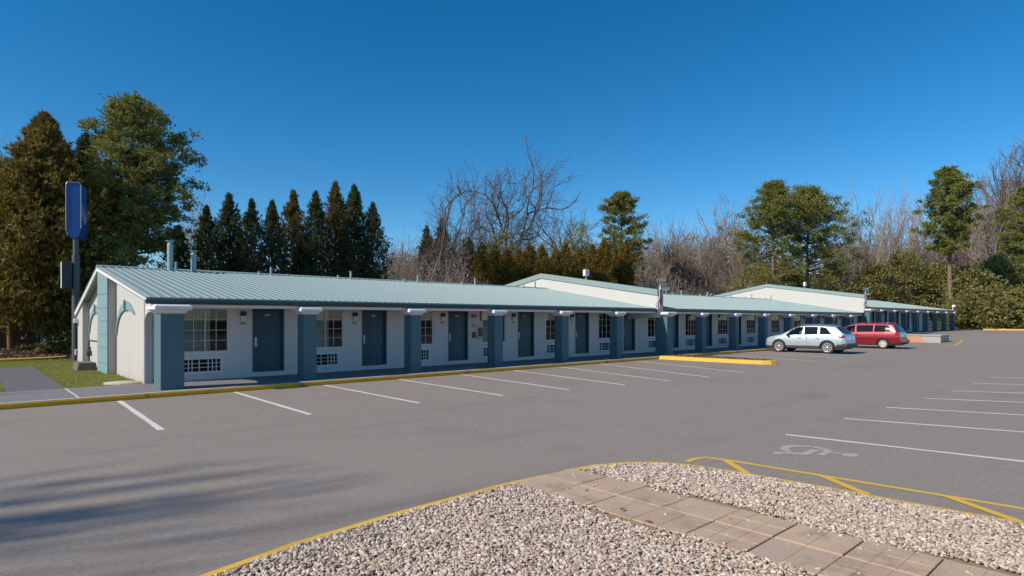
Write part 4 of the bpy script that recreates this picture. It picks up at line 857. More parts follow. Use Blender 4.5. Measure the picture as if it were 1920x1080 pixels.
# ---- pale blue crossover
suv = empty('parked_suv', (35.44, 13.93, 0), 'pale blue crossover parked nose to the walkway, left of red minivan', 'car', rz=R(90))
bl = sc_tab([(-2.40, 1.06), (-1.6, 1.09), (0.0, 1.03), (1.0, 0.985), (1.5, 0.93), (2.40, 0.75)])
ex = []
for s_ in (1, -1):
    ex.append(('wing_mirror', mirror_box(s_, .83*K, .86*K, .98*K), 'black'))
    for hx in (.16, -.86): ex.append(('door_handle', MB().cbox((hx-.11)*K, (hx+.11)*K, *( (.935*K, .972*K) if s_ > 0 else (-.972*K, -.935*K)), .875*K, .91*K, .01), 'alloy'))
    for dx in (-.24,): 
        y_ = .958*K*s_; ex.append(('door_seam', MB().box((dx-.006)*K, (dx+.006)*K, min(y_-.02, y_+.004*s_) if s_ > 0 else y_-.004, y_+.004 if s_ > 0 else y_+.02, .42*K, 1.02*K), 'black'))
    ex.append(('headlight', MB().frusta([(2.08*K, 2.28*K, (.50*K if s_ > 0 else -.78*K), (.78*K if s_ > 0 else -.50*K), .70*K), (1.98*K, 2.16*K, (.54*K if s_ > 0 else -.82*K), (.82*K if s_ > 0 else -.54*K), .82*K)]), 'headl'))
    ex.append(('roof_rail', MB().tube([(.45*K, .56*K*s_, 1.665*K), (.3*K, .565*K*s_, 1.71*K), (-1.3*K, .56*K*s_, 1.715*K), (-1.5*K, .55*K*s_, 1.665*K)], .016, 6), 'greymetal'))
    ex.append(('seat', MB().frusta([(.35*K, .85*K, (.12*K if s_ > 0 else -.62*K), (.62*K if s_ > 0 else -.12*K), .55*K), (.30*K, .47*K, (.15*K if s_ > 0 else -.6*K), (.6*K if s_ > 0 else -.15*K), .75*K), (.13*K, .29*K, (.2*K if s_ > 0 else -.55*K), (.55*K if s_ > 0 else -.2*K), 1.32*K)]), 'seat'))
ex.append(('windscreen_shade', MB().add([(1.12*K, -.60*K, 1.03*K), (1.12*K, .60*K, 1.03*K), (.52*K, .52*K, 1.47*K), (.52*K, -.52*K, 1.47*K)], [(0, 1, 2, 3)]), 'shade'))
ex.append(('rear_bumper', MB().frusta([(-2.44*K, -2.16*K, -.82*K, .82*K, .38*K), (-2.47*K, -2.1*K, -.88*K, .88*K, .50*K), (-2.46*K, -2.1*K, -.88*K, .88*K, .60*K)]), 'cladding'))
ex.append(('number_plate', MB().box(-2.405*K, -2.375*K, -.20*K, .20*K, .78*K, .90*K), 'white'))
ex.append(('grille', MB().box(2.28*K, 2.385*K, -.5*K, .5*K, .52*K, .78*K), 'steel'))
SUV = dict(top=sc_tab([(-2.37, .62), (-2.365, 1.02), (-2.28, 1.16), (-2.02, 1.42), (-1.78, 1.60), (-1.4, 1.655), (-.6, 1.69), (.05, 1.68), (.45, 1.60), (1.0, 1.30), (1.36, 1.10), (1.7, 1.03), (2.1, .94), (2.28, .84), (2.36, .70), (2.37, .5)]),
           bot=sc_tab([(-2.37, .56), (-2.1, .42), (-1.8, .34), (-1.0, .29), (1.0, .29), (1.9, .30), (2.2, .34), (2.37, .40)]),
           plan=sc_tab([(-2.37, .80), (-2.2, .90), (-1.6, .955), (-.5, .965), (1.0, .96), (1.7, .935), (2.1, .86), (2.3, .72), (2.37, .60)]), belt=bl, tumble=.34,
           wheels=[1.41*K, -1.41*K], wheel_r=.37*K, arch_r=.435*K, rim_r=.262*K, spokes=8, spoke_w=.19, rim_mat='alloy', hw=.965*K, floor=.26*K, paint='carblue',
           regions=[('cladding', sc_tab([(-3, .2), (3, .2), (3, .40), (1.9, .40), (1.86, .44), (-1.85, .44), (-1.95, .56), (-3, .56)]), 0, .46),
                    ('fw', sc_tab([(1.02, 1.05), (.06, 1.10), (.02, 1.57), (.42, 1.53), (.78, 1.31)]), .46, .80), ('mw', sc_tab([(-.10, 1.105), (-.86, 1.12), (-.82, 1.57), (-.06, 1.585)]), .46, .80),
                    ('qw', sc_tab([(-.97, 1.125), (-1.66, 1.15), (-1.28, 1.53), (-.95, 1.565)]), .46, .80),
                    ('screen', sc_tab([(.52, 1.55), (1.28, 1.10), (1.36, 1.18), (.6, 1.66)]), .80, 1.0), ('rearwin', sc_tab([(-1.72, 1.62), (-2.27, 1.16), (-2.45, 1.3), (-1.9, 1.75)]), .70, 1.0),
                    ('tail', sc_tab([(-2.45, .92), (-2.1, .93), (-1.92, 1.03), (-2.1, 1.10), (-2.45, 1.10)]), .28, .72)],
           pair={'fw': 1, 'mw': 1, 'qw': 1, 'tail': 1, 'cladding': 1}, mats={'cladding': 'cladding', 'fw': 'carglass', 'mw': 'cartint', 'qw': 'cartint', 'screen': 'carglass', 'rearwin': 'cartint', 'tail': 'tail'},
           names={'cladding': 'lower_cladding', 'fw': 'front_window', 'mw': 'rear_door_window', 'qw': 'quarter_window', 'screen': 'windscreen', 'rearwin': 'rear_window', 'tail': 'tail_light'}, extras=ex)
make_car(suv, SUV)
# ---- red minivan
van = empty('parked_minivan', (43.98, 13.83, 0), 'dark red minivan parked nose in beside the pale blue crossover', 'minivan', rz=R(90))
ex = []
for s_ in (1, -1):
    ex.append(('wing_mirror', mirror_box(s_, 1.05*K, .92*K, 1.0*K), 'carred'))
    for hx in (.22, -.02): ex.append(('door_handle', MB().cbox((hx-.09)*K, (hx+.09)*K, *((.965*K, .998*K) if s_ > 0 else (-.998*K, -.965*K)), .90*K, .935*K, .01), 'carred'))
    for dx in (.10, -1.02):
        y_ = .985*K*s_; ex.append(('door_seam', MB().box((dx-.006)*K, (dx+.006)*K, y_-.02 if s_ > 0 else y_-.003, y_+.003 if s_ > 0 else y_+.02, .38*K, 1.02*K), 'black'))
    ex.append(('side_moulding', MB().box(-.95*K, 1.25*K, (.985*K if s_ > 0 else -1.003*K), (1.003*K if s_ > 0 else -.985*K), .655*K, .695*K), 'carred'))
    ex.append(('headlight', MB().frusta([(2.20*K, 2.44*K, (.45*K if s_ > 0 else -.74*K), (.74*K if s_ > 0 else -.45*K), .66*K), (2.12*K, 2.34*K, (.48*K if s_ > 0 else -.78*K), (.78*K if s_ > 0 else -.48*K), .80*K)]), 'headl'))
    ex.append(('roof_rail', MB().tube([(.1*K, .62*K*s_, 1.74*K), (0, .625*K*s_, 1.775*K), (-1.8*K, .62*K*s_, 1.77*K), (-1.95*K, .61*K*s_, 1.73*K)], .014, 6), 'carred'))
    ex.append(('seat', MB().frusta([(.6*K, 1.1*K, (.12*K if s_ > 0 else -.62*K), (.62*K if s_ > 0 else -.12*K), .6*K), (.55*K, .72*K, (.15*K if s_ > 0 else -.6*K), (.6*K if s_ > 0 else -.15*K), .8*K), (.38*K, .54*K, (.2*K if s_ > 0 else -.55*K), (.55*K if s_ > 0 else -.2*K), 1.38*K)]), 'greymetal'))
ex.append(('rear_bumper', MB().frusta([(-2.58*K, -2.25*K, -.86*K, .86*K, .36*K), (-2.66*K, -2.25*K, -.92*K, .92*K, .46*K), (-2.66*K, -2.25*K, -.92*K, .92*K, .60*K), (-2.60*K, -2.25*K, -.90*K, .90*K, .63*K)]), 'carred'))
ex.append(('tow_hitch', MB().box(-2.80*K, -2.5*K, -.04, .04, .33*K, .40*K), 'black'))
ex.append(('number_plate', MB().box(-2.565*K, -2.53*K, -.26*K, .26*K, .80*K, .94*K), 'white'))
ex.append(('windscreen_shade', MB().add([(1.42*K, -.62*K, 1.06*K), (1.42*K, .62*K, 1.06*K), (.78*K, .56*K, 1.50*K), (.78*K, -.56*K, 1.50*K)], [(0, 1, 2, 3)]), 'shade'))
VAN = dict(top=sc_tab([(-2.54, .60), (-2.53, 1.0), (-2.44, 1.18), (-2.2, 1.55), (-2.05, 1.69), (-1.6, 1.735), (-.6, 1.75), (.3, 1.72), (.75, 1.62), (1.3, 1.30), (1.72, 1.08), (2.1, .95), (2.4, .80), (2.51, .66), (2.52, .5)]),
           bot=sc_tab([(-2.54, .5), (-2.2, .36), (-1.6, .28), (1.2, .27), (2.1, .28), (2.52, .34)]),
           plan=sc_tab([(-2.54, .86), (-2.3, .955), (-1.6, .99), (1.1, .99), (1.8, .95), (2.2, .86), (2.52, .62)]), belt=sc_tab([(-2.54, 1.10), (0, 1.07), (1.2, 1.02), (2.54, .72)]), tumble=.30,
           wheels=[1.49*K, -1.54*K], wheel_r=.345*K, arch_r=.40*K, rim_r=.222*K, spokes=10, spoke_w=.16, rim_mat='hubcap', hw=.985*K, floor=.24*K, paint='carred',
           regions=[('fw', sc_tab([(1.32, 1.10), (.22, 1.13), (.24, 1.60), (.66, 1.55), (1.02, 1.34)]), .46, .80), ('mw', sc_tab([(.14, 1.13), (-.93, 1.145), (-.93, 1.64), (.16, 1.62)]), .46, .80), ('qw', sc_tab([(-.97, 1.145), (-1.95, 1.17), (-2.05, 1.26), (-1.86, 1.55), (-1.7, 1.63), (-.97, 1.64)]), .46, .80),
                    ('screen', sc_tab([(.80, 1.58), (1.62, 1.12), (1.7, 1.22), (.9, 1.70)]), .80, 1.0), ('rearwin', sc_tab([(-2.10, 1.62), (-2.44, 1.14), (-2.65, 1.2), (-2.3, 1.75)]), .62, 1.0),
                    ('tail', sc_tab([(-2.6, .78), (-2.34, .80), (-2.16, 1.04), (-2.24, 1.14), (-2.6, 1.13)]), .20, .66)],
           pair={'fw': 1, 'mw': 1, 'qw': 1, 'tail': 1}, mats={'fw': 'carglass', 'mw': 'cartint', 'qw': 'cartint', 'screen': 'carglass', 'rearwin': 'cartint', 'tail': 'tail'},
           names={'fw': 'front_window', 'mw': 'sliding_door_window', 'qw': 'rear_side_window', 'screen': 'windscreen', 'rearwin': 'rear_window', 'tail': 'tail_light'}, extras=ex)
make_car(van, VAN)

# ================================================================== TREES
def segs_mesh(name, segs, m):
    """segs: list of (p0, p1, r0, r1); thin ones get three sides"""
    Vs, Fs, o = [], [], 0
    for nside, pick in ((7, lambda r: r > .06), (3, lambda r: r <= .06)):
        S = [s_ for s_ in segs if pick(s_[2])]
        if not S: continue
        A = np.array([s_[0] for s_ in S], float); B = np.array([s_[1] for s_ in S], float); r0 = np.array([s_[2] for s_ in S]); r1 = np.array([s_[3] for s_ in S])
        D = B-A; D /= np.linalg.norm(D, axis=1)[:, None]+1e-9; ref = np.where(np.abs(D[:, 2:3]) < .9, np.array([[0, 0, 1.]]), np.array([[1., 0, 0]]))
        U = np.cross(D, ref); U /= np.linalg.norm(U, axis=1)[:, None]; Q = np.cross(D, U); a = np.arange(nside)*2*math.pi/nside
        ring = U[:, None, :]*np.cos(a)[None, :, None]+Q[:, None, :]*np.sin(a)[None, :, None]
        V = np.concatenate([A[:, None, :]+ring*r0[:, None, None], B[:, None, :]+ring*r1[:, None, None]], 1).reshape(-1, 3)
        k = np.arange(nside); f = np.stack([k, (k+1) % nside, (k+1) % nside+nside, k+nside], 1)
        Fq = (f[None]+(np.arange(len(S))*2*nside)[:, None, None]).reshape(-1, 4)+o; o += len(V); Vs.append(V); Fs.append(Fq)
    return np_mesh(name, np.vstack(Vs), np.vstack(Fs), m, True)
def grow(rnd, H, spread=1.0, levels=6, trunk_r=None, first=0.26, up=0.22, wig=.17, stems=1, side_p=.66, minr=.011, tf=.78):
    segs = []; tr = trunk_r or H*.016
    def branch(p, d, L, r, lev):
        n = 5 if lev < 2 else 4 if lev < 4 else 3; q = p; dd = d.copy(); step = L/n
        for i in range(n):
            dd = (dd+Vector((rnd.gauss(0, wig), rnd.gauss(0, wig), rnd.gauss(0, wig*.7)+up*.16))).normalized(); q2 = q+dd*step; ra = r*(1-.38*i/n); rb_ = r*(1-.38*(i+1)/n)
            segs.append((tuple(q), tuple(q2), max(minr, ra), max(minr, rb_))); q = q2
            if 1 <= lev < levels and rnd.random() < side_p: fork(q, dd, L*rnd.uniform(.42, .72), rb_*.5, lev+1, 1.15)
        if lev < levels:
            m_ = 3 if (lev == 0 and stems == 1) else 2
            for k in range(m_): fork(q, dd, L*rnd.uniform(.68, .94)*(tf if lev == 0 and stems == 1 else 1.1 if lev == 0 else 1), r*(.64 if k else .70), lev+1, .75 if k else .45)
    def fork(p, d, L, r, lev, k):
        a = rnd.uniform(0, 6.283); t = rnd.uniform(.45, .95)*k*spread; u = d.orthogonal().normalized(); v = d.cross(u)
        branch(p, (d*math.cos(t)+(u*math.cos(a)+v*math.sin(a))*math.sin(t)+Vector((0, 0, up*.3))).normalized(), L, r, lev)
    for s_ in range(stems):
        a = s_*6.283/stems+rnd.uniform(-.4, .4); d = Vector((0, 0, 1)) if stems == 1 else Vector((math.cos(a)*.42, math.sin(a)*.42, 1)).normalized()
        branch(Vector((0, 0, 0)), d, H*first, tr/(1 if stems == 1 else 1.5), 0)
    hmax = max(s_[1][2] for s_ in segs); k = H/hmax
    return [((a[0]*k, a[1]*k, a[2]*k), (b[0]*k, b[1]*k, b[2]*k), r0, r1) for a, b, r0, r1 in segs]
def squash(segs, halfw):
    w_ = np.percentile([math.hypot(s_[1][0], s_[1][1]) for s_ in segs], 97); k = halfw/max(.1, w_)
    return [((a[0]*k, a[1]*k, a[2]), (b[0]*k, b[1]*k, b[2]), r0, r1) for a, b, r0, r1 in segs]
def place(px, Y, ytop, wpx=None, base=0.0):
    X = at_y(px, Y); Z = depth(X, Y); return X, Y, CAM_H+(HOR-ytop)*Z/F_PX-base, (wpx*Z/F_PX if wpx else None)
def bare_tree(px, Y, ytop, halfpx, label, seed, bark='bark', base=0.0, cap=6600, group='bare trees behind the motel', name='bare_tree', **kw):
    X, Y, H, hw = place(px, Y, ytop, halfpx, base); rnd = random.Random(seed)
    t = empty(name, (X, Y, base), label, 'tree', group, (px*1.37) % 6.28 if px not in (985, 803) else 0.0)
    segs = squash(grow(rnd, H, kw.pop('spread', 1.0), **kw), hw)
    if len(segs) > cap:                                             # thin out the finest twigs only
        lim = min(q_[2] for q_ in segs)*1.06; thick = [q_ for q_ in segs if q_[2] > lim]; thin = [q_ for q_ in segs if q_[2] <= lim]
        segs = thick+random.Random(seed).sample(thin, max(0, min(len(thin), cap-len(thick))))
    big = [s_ for s_ in segs if s_[2] > .035]; small = [s_ for s_ in segs if s_[2] <= .035]
    obj('trunk', segs_mesh('trunk', big or segs[:3], M[bark]), t)
    if small: obj('twigs', segs_mesh('twigs', small, M[bark]), t)
    return t
def needles(P, n_per, length, width, outward=None, spread=1.0):
    """tufts of flat needles: returns triangles round each point"""
    Pn = np.repeat(P, n_per, 0); n = len(Pn); d = rng.normal(size=(n, 3))*spread
    if outward is not None: d += np.repeat(outward, n_per, 0)
    d /= np.linalg.norm(d, axis=1)[:, None]+1e-9; b = np.cross(d, rng.normal(size=(n, 3))); b /= np.linalg.norm(b, axis=1)[:, None]+1e-9
    L = length*rng.uniform(.6, 1.25, n)[:, None]
    return np.stack([Pn-b*width, Pn+b*width, Pn+d*L], 1).reshape(-1, 3)
def tri_mesh(name, V, m): return np_mesh(name, V, np.arange(len(V)).reshape(-1, 3), m)
def pine_tree(px, Y, ytop, halfpx, ycrown, label, seed, base=0.0, group='pines behind the motel', lean=0.0, dens=1.0, mat='pine', nb=64, gap=0.0, pos=None):
    """trunk, whorled limbs and needle clumps gathered at the limb ends"""
    r_ = random.Random(seed)
    if pos: X, Y, H, hw, zc = pos
    else: X, Y, H, hw = place(px, Y, ytop, halfpx, base); zc = max(1.0, CAM_H+(HOR-ycrown)*depth(X, Y)/F_PX-base)
    t = empty('pine_tree', (X, Y, base), label, 'tree', group); segs = []; clumps = []
    tr = H*.017; npt = 14; tp = [Vector((lean*(i/npt)**1.5+math.sin(i*.9+seed)*.012*H*.5, math.cos(i*.7+seed)*.010*H*.5, H*.97*i/npt)) for i in range(npt+1)]
    for i in range(npt): segs.append((tuple(tp[i]), tuple(tp[i+1]), tr*(1-.8*i/npt), tr*(1-.8*(i+1)/npt)))
    def trunk_at(z): k = min(npt-1e-6, max(0, z/(H*.97)*npt)); i = int(k); return tp[i].lerp(tp[i+1], k-i)
    lobes = [(r_.uniform(0, 6.283), r_.uniform(.72, 1.12)) for _ in range(7)]
    for b_ in range(nb):
        u_ = (b_+r_.random())/nb; z = zc+(H-zc)*u_; q = u_
        prof = (math.sin(math.pi*min(1, .14+.80*q))**.75)*(1-.45*q**3) if q < .93 else .22
        a = b_*2.4+r_.uniform(-.5, .5); lb = min(lobes, key=lambda l: abs((l[0]-a+3.14) % 6.283-3.14)); Lb = hw*prof*lb[1]*r_.uniform(.72, 1.08)*r_.choice((.7, .9, 1.0, 1.0, 1.18))
        p = trunk_at(z-Lb*.12); d = Vector((math.cos(a), math.sin(a), .02+.42*q+r_.uniform(-.14, .16))).normalized(); n = 5
        if math.sin(2.6*a+9*q+seed) > .78: continue
        pts = [p]
        for i in range(n):
            d = (d+Vector((r_.gauss(0, .12), r_.gauss(0, .12), .07))).normalized(); pts.append(pts[-1]+d*Lb/n)
        rb_ = tr*.30*(1-.5*q)
        for i in range(n): segs.append((tuple(pts[i]), tuple(pts[i+1]), max(.012, rb_*(1-i/n*.8)), max(.010, rb_*(1-(i+1)/n*.8))))
        for i in range(2, n+1):
            for s_ in range(2 if i < n else 3):
                a2 = r_.uniform(0, 6.283); off = Vector((math.cos(a2), math.sin(a2), r_.uniform(-.05, .55)))*Lb*r_.uniform(.10, .30); c_ = pts[i]+off
                segs.append((tuple(pts[i]), tuple(c_), .016, .010))
                if r_.random() > gap: clumps.append((c_, (c_-trunk_at(c_.z)).normalized()))
    P = np.array([c_[0] for c_ in clumps]); cs = hw*.036+.03; m_ = int(24*dens)
    J = rng.normal(size=(len(P)*m_, 3))*np.array([1, 1, .7]); Pc = np.repeat(P, m_, 0)+J*cs*np.repeat(rng.uniform(.6, 1.35, len(P)), m_)[:, None]; Oc = J*.8+np.array([0, 0, .5])
    nl = max(.15, H*.0125)
    obj('trunk', segs_mesh('trunk', segs, M['barkpine']), t); obj('crown', tri_mesh('crown', needles(Pc, 5, nl, nl*.19, Oc, .6), M[mat]), t); return t
def cone_mesh(seed, H, hw, n_br, per, mat, leaf, shape=.85, droop=.0, low=.04, ragged=.25, tip=1.0, k=1.6):
    """spire of short upswept sprays round a stem; returns crown and stem meshes"""
    r_ = random.Random(seed); segs = [((0, 0, 0), (0, 0, H*.5), H*.012+.03, H*.009), ((0, 0, H*.5), (0, 0, H*.98), H*.009, .012)]; P, O = [], []
    for b_ in range(n_br):
        u_ = low+(1-low)*((b_+r_.random())/n_br); z = H*u_; q = 1-u_; rad = hw*min(1.0, (q*k)**shape)*r_.uniform(1-ragged, 1+ragged*.6)+.03*tip
        a = b_*2.39996+r_.uniform(-.6, .6); e = Vector((math.cos(a)*rad, math.sin(a)*rad, min(H, z+rad*(.55-droop)))); s0 = Vector((0, 0, z-.03*H)); dv = (e-s0); dn = dv.normalized()
        segs.append((tuple(s0), tuple(e), .02, .008)); wj = .05+rad*.13
        for k_ in range(per):
            f = .25+.80*r_.random()**.8; p = s0+dv*f+Vector((r_.gauss(0, wj), r_.gauss(0, wj), r_.gauss(0, wj*1.1)))*(1.25-f*.6); P.append(p); O.append(dn*.7+Vector((0, 0, .6)))
    P = np.array(P); O = np.array(O); P[:, 2] = np.clip(P[:, 2], .05, H*1.01)
    return tri_mesh('crown', needles(P, 5, leaf, leaf*.17, O, .55), M[mat]), segs_mesh('trunk', segs, M['bark'])
def cone_tree(px, Y, ytop, halfpx, label, meshes, H0, hw0, name, group, base=0.0, rz=0.0):
    X, Y, H, hw = place(px, Y, ytop, halfpx, base); t = empty(name, (X, Y, base), label, 'tree', group, rz); k = (hw/hw0, hw/hw0, H/H0)
    for nm, me in zip(('crown', 'trunk'), meshes): o = obj(nm, me, t); o.scale = k
    return t
def broad_bush(px, Y, ytop, halfpx, label, seed, mat='laurel', base=0.0, leaf=.22, n=9000, name='evergreen_bush', group=None, cat='bush', zlow=0.0, depthk=.8):
    """rounded evergreen mass: many leafy boughs, each a loose clump"""
    X, Y, H, hw = place(px, Y, ytop, halfpx, base); r_ = random.Random(seed); t = empty(name, (X, Y, base), label, cat, group); nb = 120; segs = []; P = []; O = []
    for b_ in range(nb):
        u_ = r_.random(); a = r_.uniform(0, 6.283); el = math.asin(min(1, r_.random()**.8)); rr_ = r_.uniform(.72, 1.05)*(1+.14*math.sin(3*a+seed)+.10*math.sin(5*el+2*a))
        c_ = Vector((hw*math.cos(a)*math.cos(el)*rr_, hw*depthk*math.sin(a)*math.cos(el)*rr_, zlow+(H-zlow)*(.08+.92*math.sin(el)*min(1.0, rr_))))
        segs.append(((0, 0, H*.1), tuple(c_*.9), .05, .012)); m_ = n//nb; cs = hw*r_.uniform(.09, .17)
        q = np.array(c_)[None]+rng.normal(size=(m_, 3))*np.array([cs, cs, cs*.62]); P.append(q); O.append(np.repeat(np.array([[c_.x, c_.y, max(.3, c_.z-H*.4)]])/max(.1, c_.length), m_, 0))
    P = np.vstack(P); P[:, 2] = np.maximum(P[:, 2], .03); O = np.vstack(O)
    obj('crown', leafquads('crown', P, leaf*.6, leaf*1.3, M[mat], asp=.5, dirs=O*.35+np.array([0, 0, .2])), t); obj('trunk', segs_mesh('trunk', segs, M['bark']), t); return t

# --- left end: rusty cedar, its dark neighbour, the big pine, a bare tree at the edge
A = cone_mesh(1, 12.0, 2.8, 420, 44, 'rust', .27, 1.0, .05, .10, .36, k=1.65); cone_tree(84, 38.5, 218, 118, 'broad rusty olive cedar left of the blue sign', A, 12.0, 2.8, 'cedar_tree', None)
A2 = cone_mesh(2, 11.0, 2.2, 300, 34, 'conifer', .30, .9, .05, .06, .36); cone_tree(160, 41.5, 258, 66, 'dark conifer between rusty cedar and big pine', A2, 11.0, 2.2, 'cedar_tree', None)
cone_tree(20, 44.5, 330, 70, 'dark lower conifer at the left edge behind the cedar', A2, 11.0, 2.2, 'cedar_tree', None, rz=2.0)
pine_tree(248, 40.0, 190, 128, 470, 'big spreading pine rising behind the left end of the roof', 11, nb=130, dens=1.25, gap=.12)
broad_bush(215, 37.0, 425, 70, 'low yellow green pine boughs behind the ridge beside the sign', 21, 'pine', leaf=.16, n=9000, name='young_pine', cat='tree')
bare_tree(-14, 48, 236, 62, 'bare tree at the very left edge of the picture', 31, 'bark', levels=6, spread=1.1)
bare_tree(372, 46, 338, 62, 'pale slender bare tree right of the big pine', 32, 'barkpale', levels=6, spread=1.1, stems=3, first=.34, up=.16)
# --- row of spire conifers
B1 = cone_mesh(3, 10.0, 1.25, 190, 26, 'conifer', .20, 1.0, .0, .02, .42, k=2.6); B2 = cone_mesh(4, 10.0, 1.25, 170, 26, 'conifer', .20, 1.0, .05, .02, .46, k=2.6); B3 = cone_mesh(5, 10.0, 1.25, 190, 26, 'bronze', .20, 1.0, .0, .02, .44, k=2.6)
row = [(334, 425, 36, B1, 'first spire conifer of the row, half hidden by the big pine'), (387, 388, 34, B2, 'second spire conifer, left of the tallest dark ones'), (430, 366, 36, B1, 'third spire conifer, tallest at the left part of the row'), (472, 375, 30, B2, 'fourth spire conifer of the row, dark green'),
       (510, 379, 30, B1, 'fifth spire conifer of the row, slim and dark'), (550, 360, 34, B3, 'sixth spire conifer with bronze tinted top'), (592, 361, 33, B2, 'seventh spire conifer, left of the tallest bronze one'), (629, 344, 36, B3, 'tallest bronze topped spire conifer of the row'),
       (664, 350, 34, B1, 'ninth spire conifer, right of the tallest bronze one'), (699, 382, 30, B2, 'last spire conifer at the right end of the row'), (452, 440, 30, B2, 'short dark conifer between third and fourth spires'), (570, 440, 32, B1, 'short dark conifer between sixth and seventh spires'), (648, 430, 30, B2, 'short dark conifer right of the tallest spire')]
for i, (px, yt, hp, me, lb) in enumerate(row): cone_tree(px, 42.0+(i % 3)*.8, yt, hp, lb, me, 10.0, 1.25, 'spire_conifer', 'row of spire conifers behind the roof', rz=i*1.3)
# --- middle: bare oaks, small conifers, golden arborvitae hedge
bare_tree(985, 62, 281, 112, 'tall spreading bare oak above the first white gable', 41, 'bark', cap=17000, minr=.013, side_p=.62, levels=6, spread=1.35, first=.22, up=.12)
bare_tree(803, 50, 318, 112, 'bare many stemmed tree behind the ridge left of the tall oak', 43, 'bark', cap=14000, minr=.012, side_p=.62, levels=6, spread=1.3, first=.22, up=.14)
bare_tree(1085, 66, 368, 74, 'bare tree right of the tall oak with low reaching limb', 43, 'bark', levels=6, spread=1.1, first=.28)
bare_tree(760, 47, 430, 66, 'short reddish bare thicket tree beside the last spire conifer', 44, 'barkthicket', levels=6, spread=1.25, stems=4, first=.26, up=.14)
bare_tree(850, 38, 440, 70, 'low pale bare shrub tree just behind the ridge', 45, 'barkpale', levels=6, spread=1.25, stems=4, first=.3, up=.3)
for i, (px, yt, hp, lb) in enumerate([(800, 425, 24, 'small dark spire left of the tall oak, leftmost of three'), (828, 412, 26, 'small dark spire left of the tall oak, tallest of three'), (880, 446, 24, 'small dark spire left of the tall oak, nearest to it')]): cone_tree(px, 52, yt, hp, lb, B2, 10, 1.25, 'spire_conifer', None, rz=i)
broad_bush(940, 58, 428, 44, 'dark green holly under the tall bare oak', 51, 'laurel', leaf=.3, n=7000)
broad_bush(1085, 62, 415, 40, 'dark green pine sapling under the low limb right of the oak', 52, 'pine', leaf=.3, n=6000, name='young_pine', cat='tree')
G1 = cone_mesh(6, 6.0, 1.0, 200, 24, 'gold', .17, 1.0, .0, .02, .30, k=3.2); G2 = cone_mesh(8, 6.0, 1.0, 180, 24, 'gold', .17, 1.0, .0, .02, .34, k=2.8)
ORD = ['first', 'second', 'third', 'fourth', 'fifth', 'sixth', 'seventh', 'eighth', 'ninth', 'tenth', 'eleventh', 'twelfth', 'thirteenth']
for i in range(13):
    px = 905+i*22.5+random.uniform(-4, 4); cone_tree(px, 46+(i % 2)*1.2, random.choice((452, 462, 470, 458)), 20, ORD[i]+' golden arborvitae from the left in the clipped row behind the gable', (G1, G2)[i % 2], 6.0, 1.0, 'arborvitae', 'golden arborvitae hedge row', rz=i*2.1)
# --- right of the middle: pine, brown thicket, pines behind the second gable
pine_tree(1166, 60, 364, 60, 520, 'narrow pine left of the brown thicket', 12, nb=105, dens=1.25, gap=.05)
for i, (px, yt, hp, Y, lb, bk) in enumerate([(1215, 402, 62, 50, 'brown bare thicket tree just right of the narrow pine', 'barkthicket'), (1262, 388, 60, 60, 'brown bare thicket tree above the flood light', 'barkthicket'), (1346, 360, 76, 70, 'tall bare tree left of the big double pine', 'barkpale'), (1310, 410, 56, 56, 'dense brown bare thicket tree in front of the tall bare one', 'barkthicket'), (1385, 440, 50, 56, 'low brown bare thicket tree under the double pine', 'barkthicket'), (1235, 455, 62, 44, 'pale arching bare shrub behind the flood light', 'barkpale'), (1180, 470, 44, 48, 'low brown bare shrub beside the golden hedge', 'barkthicket'), (1290, 480, 70, 42, 'low tangled brown shrub behind the second roof', 'barkthicket'), (1395, 385, 56, 74, 'bare tree just left of the double pine crown', 'barkthicket'), (1232, 395, 56, 72, 'hazy bare tree at the back of the brown thicket', 'barkthicket'), (1120, 405, 50, 80, 'hazy bare tree left of the narrow pine', 'barkthicket'), (905, 385, 60, 76, 'hazy bare tree between the two big bare crowns', 'barkthicket'), (745, 400, 46, 60, 'hazy bare tree right of the spire row', 'barkthicket')]):
    bare_tree(px, Y, yt, hp, lb, (322, 309, 303, 300, 324, 309, 300, 322, 329, 300, 324, 309, 322)[i], bk, levels=6, spread=1.25, stems=(3 if i not in (2, 8) else 1), first=.24, up=(.14 if i in (2, 8) else .16), minr=.014)
pine_tree(1450, 46, 346, 82, 545, 'left crown of the big double pine behind the second gable', 13, nb=105, dens=1.3, gap=.2)
pine_tree(1514, 44, 360, 102, 560, 'right fuller crown of the big double pine behind second gable', 14, nb=125, dens=1.3, gap=.2)
broad_bush(1420, 42, 500, 62, 'olive evergreen bush behind the second gable peak', 53, 'laurel', leaf=.3, n=9000)
broad_bush(1570, 40, 505, 60, 'olive evergreen bush behind the lower end of second gable', 54, 'pine', leaf=.3, n=9000)
